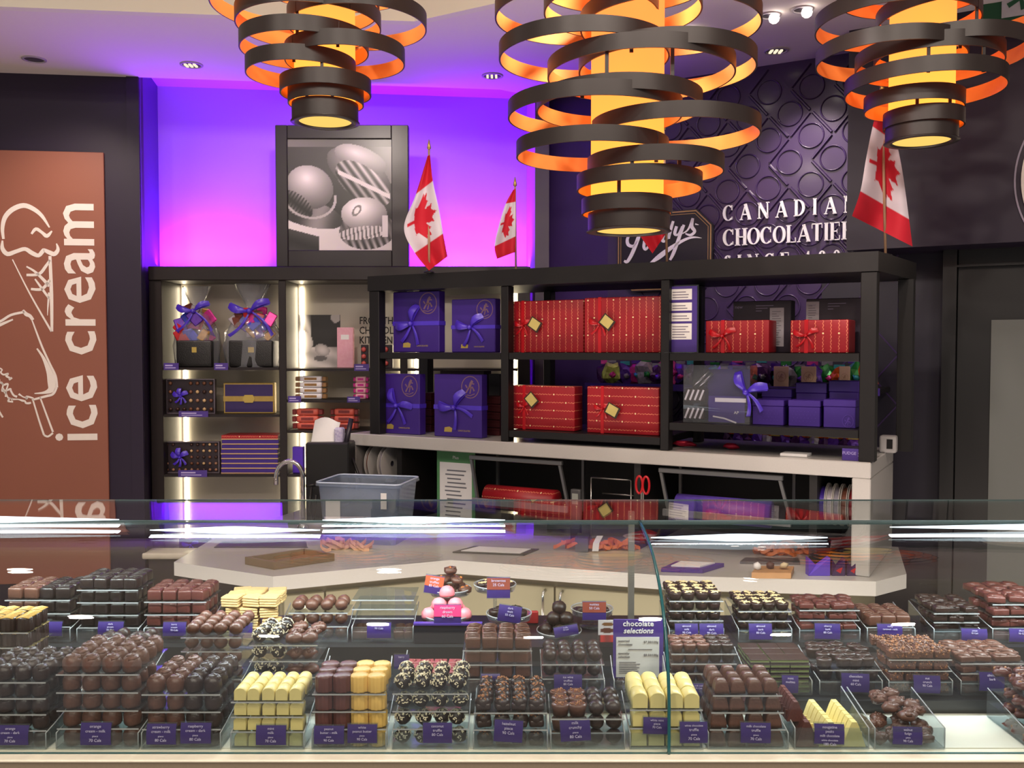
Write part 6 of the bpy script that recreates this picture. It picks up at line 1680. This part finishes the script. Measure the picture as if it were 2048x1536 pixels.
pile(p, ['orange'], [(a*1.1, b, c2) for a, b, c2 in ring5], .95, 'piled on the highest clear stand')
p = stand(894, 1238, .046, 1.84, 'clear stand carrying the pink iced chocolates')
pile(p, ['pinkd'], [(a*1.25, b, c2*.95) for a, b, c2 in ring5[:9]]+[(.0,.004,.040)], 1.05, 'piled on the clear stand')
p = stand(990, 1178, .042, 1.90, 'clear stand with small dark and pale cups, back right')
pile(p, ['slice'], [(-.026,-.008,0),(-.008,-.018,0),(.012,-.016,0),(.028,-.004,0),(.01,.014,0),(-.014,.014,0)], .85, 'on the back clear stand')
p = stand(1018, 1236, .044, 1.85, 'clear stand with dark discs and a slanting card')
pile(p, ['oval_d'], [(-.028,-.008,0),(-.004,-.024,0),(.024,-.012,0),(.014,.014,0),(-.014,.014,0)], .95, 'on the clear stand with the slanting card')
p = stand(1118, 1270, .044, 1.86, 'clear stand carrying the pyramid of dark truffles')
pile(p, ['ball_d'], [(a*1.0, b, c2*1.1) for a, b, c2 in ring5], 1.1, 'stacked in the pyramid on the clear stand')
p = stand(1184, 1226, .042, 1.90, 'clear stand with long dark pieces, right of the truffle pyramid')
pile(p, ['bark_d'], [(-.026,-.004,0),(.0,-.014,0),(.022,.0,0),(.004,.016,0)], .75, 'on the stand right of the truffle pyramid')
orb = mat('orange_band', (224,84,50), .45); pkb = mat('pink_band', (236,60,120), .45); brb = mat('rust_band', (140,66,50), .45)
card(847,884,1152,1187,1.868,['orange','truffles','85 Cals'],'card with an orange upper band on the highest stand', top=orb, roll=.15)
card(868,922,1210,1250,1.786,['raspberry','dream','60 Cals'],'card with a pink upper band in front of the pink chocolates', top=pkb)
card(974,1020,1156,1196,1.85,['brownies','25 Cals'],'card with a rust band on the back right stand', top=brb)
card(994,1040,1212,1244,1.80,['dark','melt','55 Cals'],'plain purple card slanting on the stand of dark discs', roll=.15)
card(1110,1158,1252,1272,1.81,['truffle','70 Cals'],'purple card slanting across the truffle pyramid', roll=-.18)
card(1165,1212,1204,1240,1.85,['nutties','50 Cals'],'card with a rust band right of the truffle pyramid', top=brb)
# purple strip and small packs behind
t = thing('purple_display_tray', 'low black tray with a purple rim below the stands', 'tray', (wx_(898,1.79,Z3), 1.785, Z3+.0005))
obj('tray_body', MB().box(-.068, .064, 0, .012, 0, .036, bev=.001), mat('tray_black', (28,30,36), .4), t); obj('purple_rim', MB().box(-.069, .065, -.001, .0125, .0361, .040), cardp, t)
t = thing('red_pack', 'small red pack behind the tall middle row stack', 'candy pack', (wx_(1056,1.90,Z3), 1.915, Z3+.0005))
obj('pack', MB().box(-.03,.022,0,.01,0,.026,bev=.002), mat('red_pack_paper', (170,40,44), .4), t)
t = thing('photo_card', 'glossy card showing chocolates and a red box beside the purple sign', 'card', (wx_(1213,1.765,Z3), 1.765, Z3+.0005))
def pcol(u, v):
    if v < .18: return (40,34,36)
    if v < .45: return (160+30*sin(u*9),50,46) if u > .1 else (60,40,40)
    if ((u-.5)/.4)**2+((v-.62)/.1)**2 < 1: return (96,60,50)
    if ((u-.55)/.35)**2+((v-.85)/.08)**2 < 1: return (120,84,54)
    return (196,190,190)
obj('print', MB().sheet(lambda u, v: (-.016+.034*u, 0, .052*v), 12, 30, pcol), printmat(), t); obj('backing', MB().box(-.016,.018,.0005,.0018,0,.052), white, t)
# ---- chocolate selections sign ----
Ys = 1.70
a, b = P(1226, 1372, Ys), P(1326, 1372, Ys); zt = P(1280, 1239, Ys).z
zS = Z2
t = thing('selections_sign', 'purple standing sign reading chocolate selections with a white price panel', 'sign', ((a.x+b.x)/2, Ys, zS+.0005)); w = b.x-a.x; h = zt-zS
obj('card', MB().box(-w/2, w/2, 0, .002, 0, h, bev=.0005), cardp, t)
obj('white_panel', MB().box(-w*.44, w*.42, -.0006, 0, h*.02, h*.70), mat('panel_white', (214,214,210), .5), t)
k = MB(); k.text('chocolate', h*.125, 0, h*.885, th=.0006, bold=.02, sp=1.05); k.text('selections', h*.125, 0, h*.765, th=.0006, bold=.02, shear=.2); obj('title', k, white, t)
k = MB(); y = -.0007
k.text('assorted', h*.055, -w*.40, h*.62, y, .0005, align='LEFT'); k.text('chocolates', h*.055, -w*.40, h*.56, y, .0005, align='LEFT'); k.text('$7.50/100g', h*.055, w*.40, h*.60, y, .0005, align='RIGHT')
k.box(-w*.2, w*.28, -.0012, -.0007, h*.49, h*.497)
k.text('specialty', h*.055, -w*.40, h*.41, y, .0005, align='LEFT'); k.text('selection', h*.055, -w*.40, h*.35, y, .0005, align='LEFT'); k.text('$8.50/100g', h*.055, w*.40, h*.38, y, .0005, align='RIGHT')
for i in range(7): k.box(-w*.38, w*(.0+.06*sin(i*3)), -.0012, -.0007, h*(.09+.03*i), h*(.09+.03*i)+h*.010)
obj('printed_lines', k, mat('panel_ink', (104,100,104), .6), t)
# ================= lights =================
# real downlights in the raised ceiling above the aisle
for i, (x, y) in enumerate(((-2.0, 2.5), (-.5, 2.5), (.96, 2.15))):
    z = ZR-.0006
    t = thing('recessed_downlight', ('bright downlight in the raised ceiling above the left end of the aisle', 'bright downlight in the raised ceiling above the middle of the aisle', 'bright downlight in the raised ceiling above the right of the aisle')[i], 'ceiling light', (x, y, z), group='bright aisle downlights')
    obj('trim_ring', MB().lathe([(.07,0),(.07,-.004),(.055,-.006),(.053,0)], 24, cap=False), mat('white_trim', (220,220,220), .4), t)
    obj('bulb', MB().lathe([(.05,-.002),(.048,-.004)], 24), emitmat('halogen_face', (255,246,236), 60), t)
    light('downlight_beam', 'SPOT', (x, y, z-.02), 34, (255,232,210), .04, target=(x, y+.5, 0), spot=110, blend=.8)
light('shop_fill', 'AREA', (0, -.6, 3.2), 32, (255,236,222), 7, 4, target=(0, -.2, 0))  # added unseen area light, soft general fill without a fixture
light('floor_bounce_fill', 'AREA', (0, 2.4, .25), 36, (255,236,226), 3.6, .7, target=(0, 2.45, 3))  # added unseen uplight standing in for floor bounce, brightens the ceiling
for i, (x, y) in enumerate(((-1.7,.7),(-.55,.35),(.55,.6),(1.6,.35),(-1.1,-.4),(0.1,-.5),(1.2,-.3))):
    t = thing('recessed_downlight', 'downlight in the raised ceiling over the customer side of the case', 'ceiling light', (x, y, ZR-.0006), group='downlights over the customer side')
    obj('trim_ring', MB().lathe([(.06,0),(.06,-.004),(.045,-.006),(.043,0)], 24, cap=False), mat('white_trim', (220,220,220), .4), t)
    obj('bulb', MB().lathe([(.042,-.002),(.040,-.004)], 24), emitmat('halogen_face', (255,246,236), 60), t)
    light('downlight_beam', 'SPOT', (x, y, ZR-.02), 50, (255,236,220), .045, target=(x*.9, y+2.3, .9), spot=118, blend=.9)
# purple strip standing on top of the cabinet behind its rim
for i, px in enumerate((390, 720, 1000)):
    p = FN.w(FN.s(px, -.10, 2.0), -.11, ZT+.03)
    light('purple_strip', 'AREA', p, 14, (140,28,255), .62, .05, target=(p.x, p.y+.13, 2.6))
strip = emitmat('purple_led_strip', (190,70,255), 1.5)
ps = MB().box(.1, FN.s(1040,-.1,2)-.02, -.13, -.11, 0, .012)
tag(obj('led_strip', ps, strip, loc=FN.w(0,0,ZT+.0005), rz=FN.a), 'purple light strip lying on top of the wall cabinet', 'light strip')
sp = FR.w(FR.s(1590, -.35, ZC), -.45, ZC-.03)
light('relief_spot', 'SPOT', sp, 32, (255,236,225), .03, target=tuple(FR.w(FR.s(1625, 0, 2.4), 0, 2.25)), spot=60, blend=.7)
sl_ = FL.w(FL.s(120,-.5,2.5), -.6, ZC-.03)
light('sign_spot', 'SPOT', sl_, 34, (255,232,215), .04, target=tuple(FL.w(FL.s(110, 0, 2.0), 0, 1.7)), spot=95, blend=1)
light('shelf_spot', 'SPOT', (.25, 1.9, 2.82), 85, (255,238,228), .06, target=(.4, 3.2, 1.45), spot=95, blend=.8)
light('picture_spot', 'SPOT', (-.75, 3.35, ZC-.03), 22, (255,238,225), .03, target=(-.8, 4.47, 2.2), spot=75, blend=.9)
# ================= camera, world, render look =================
cam = bpy.data.cameras.new('camera'); cam.sensor_width = 36; cam.lens = F/2048*36; cam.clip_start = .02; cam.clip_end = 60
co = bpy.data.objects.new('camera', cam); COL.objects.link(co); co.location = (0,0,H); co.rotation_euler = (pi/2-PT, 0, 0)
SC.camera = co
w = bpy.data.worlds.new('World'); SC.world = w; w.use_nodes = True
bg = w.node_tree.nodes['Background']; bg.inputs[0].default_value = (.62,.56,.54,1); bg.inputs[1].default_value = .5
SC.view_settings.view_transform = 'Standard'; SC.view_settings.look = 'None'; SC.view_settings.gamma = 1; SC.view_settings.exposure = .2
SC.cycles.transparent_max_bounces = 48; SC.cycles.max_bounces = 6; SC.cycles.sample_clamp_indirect = 6
SC.cycles.caustics_reflective = False; SC.cycles.caustics_refractive = False
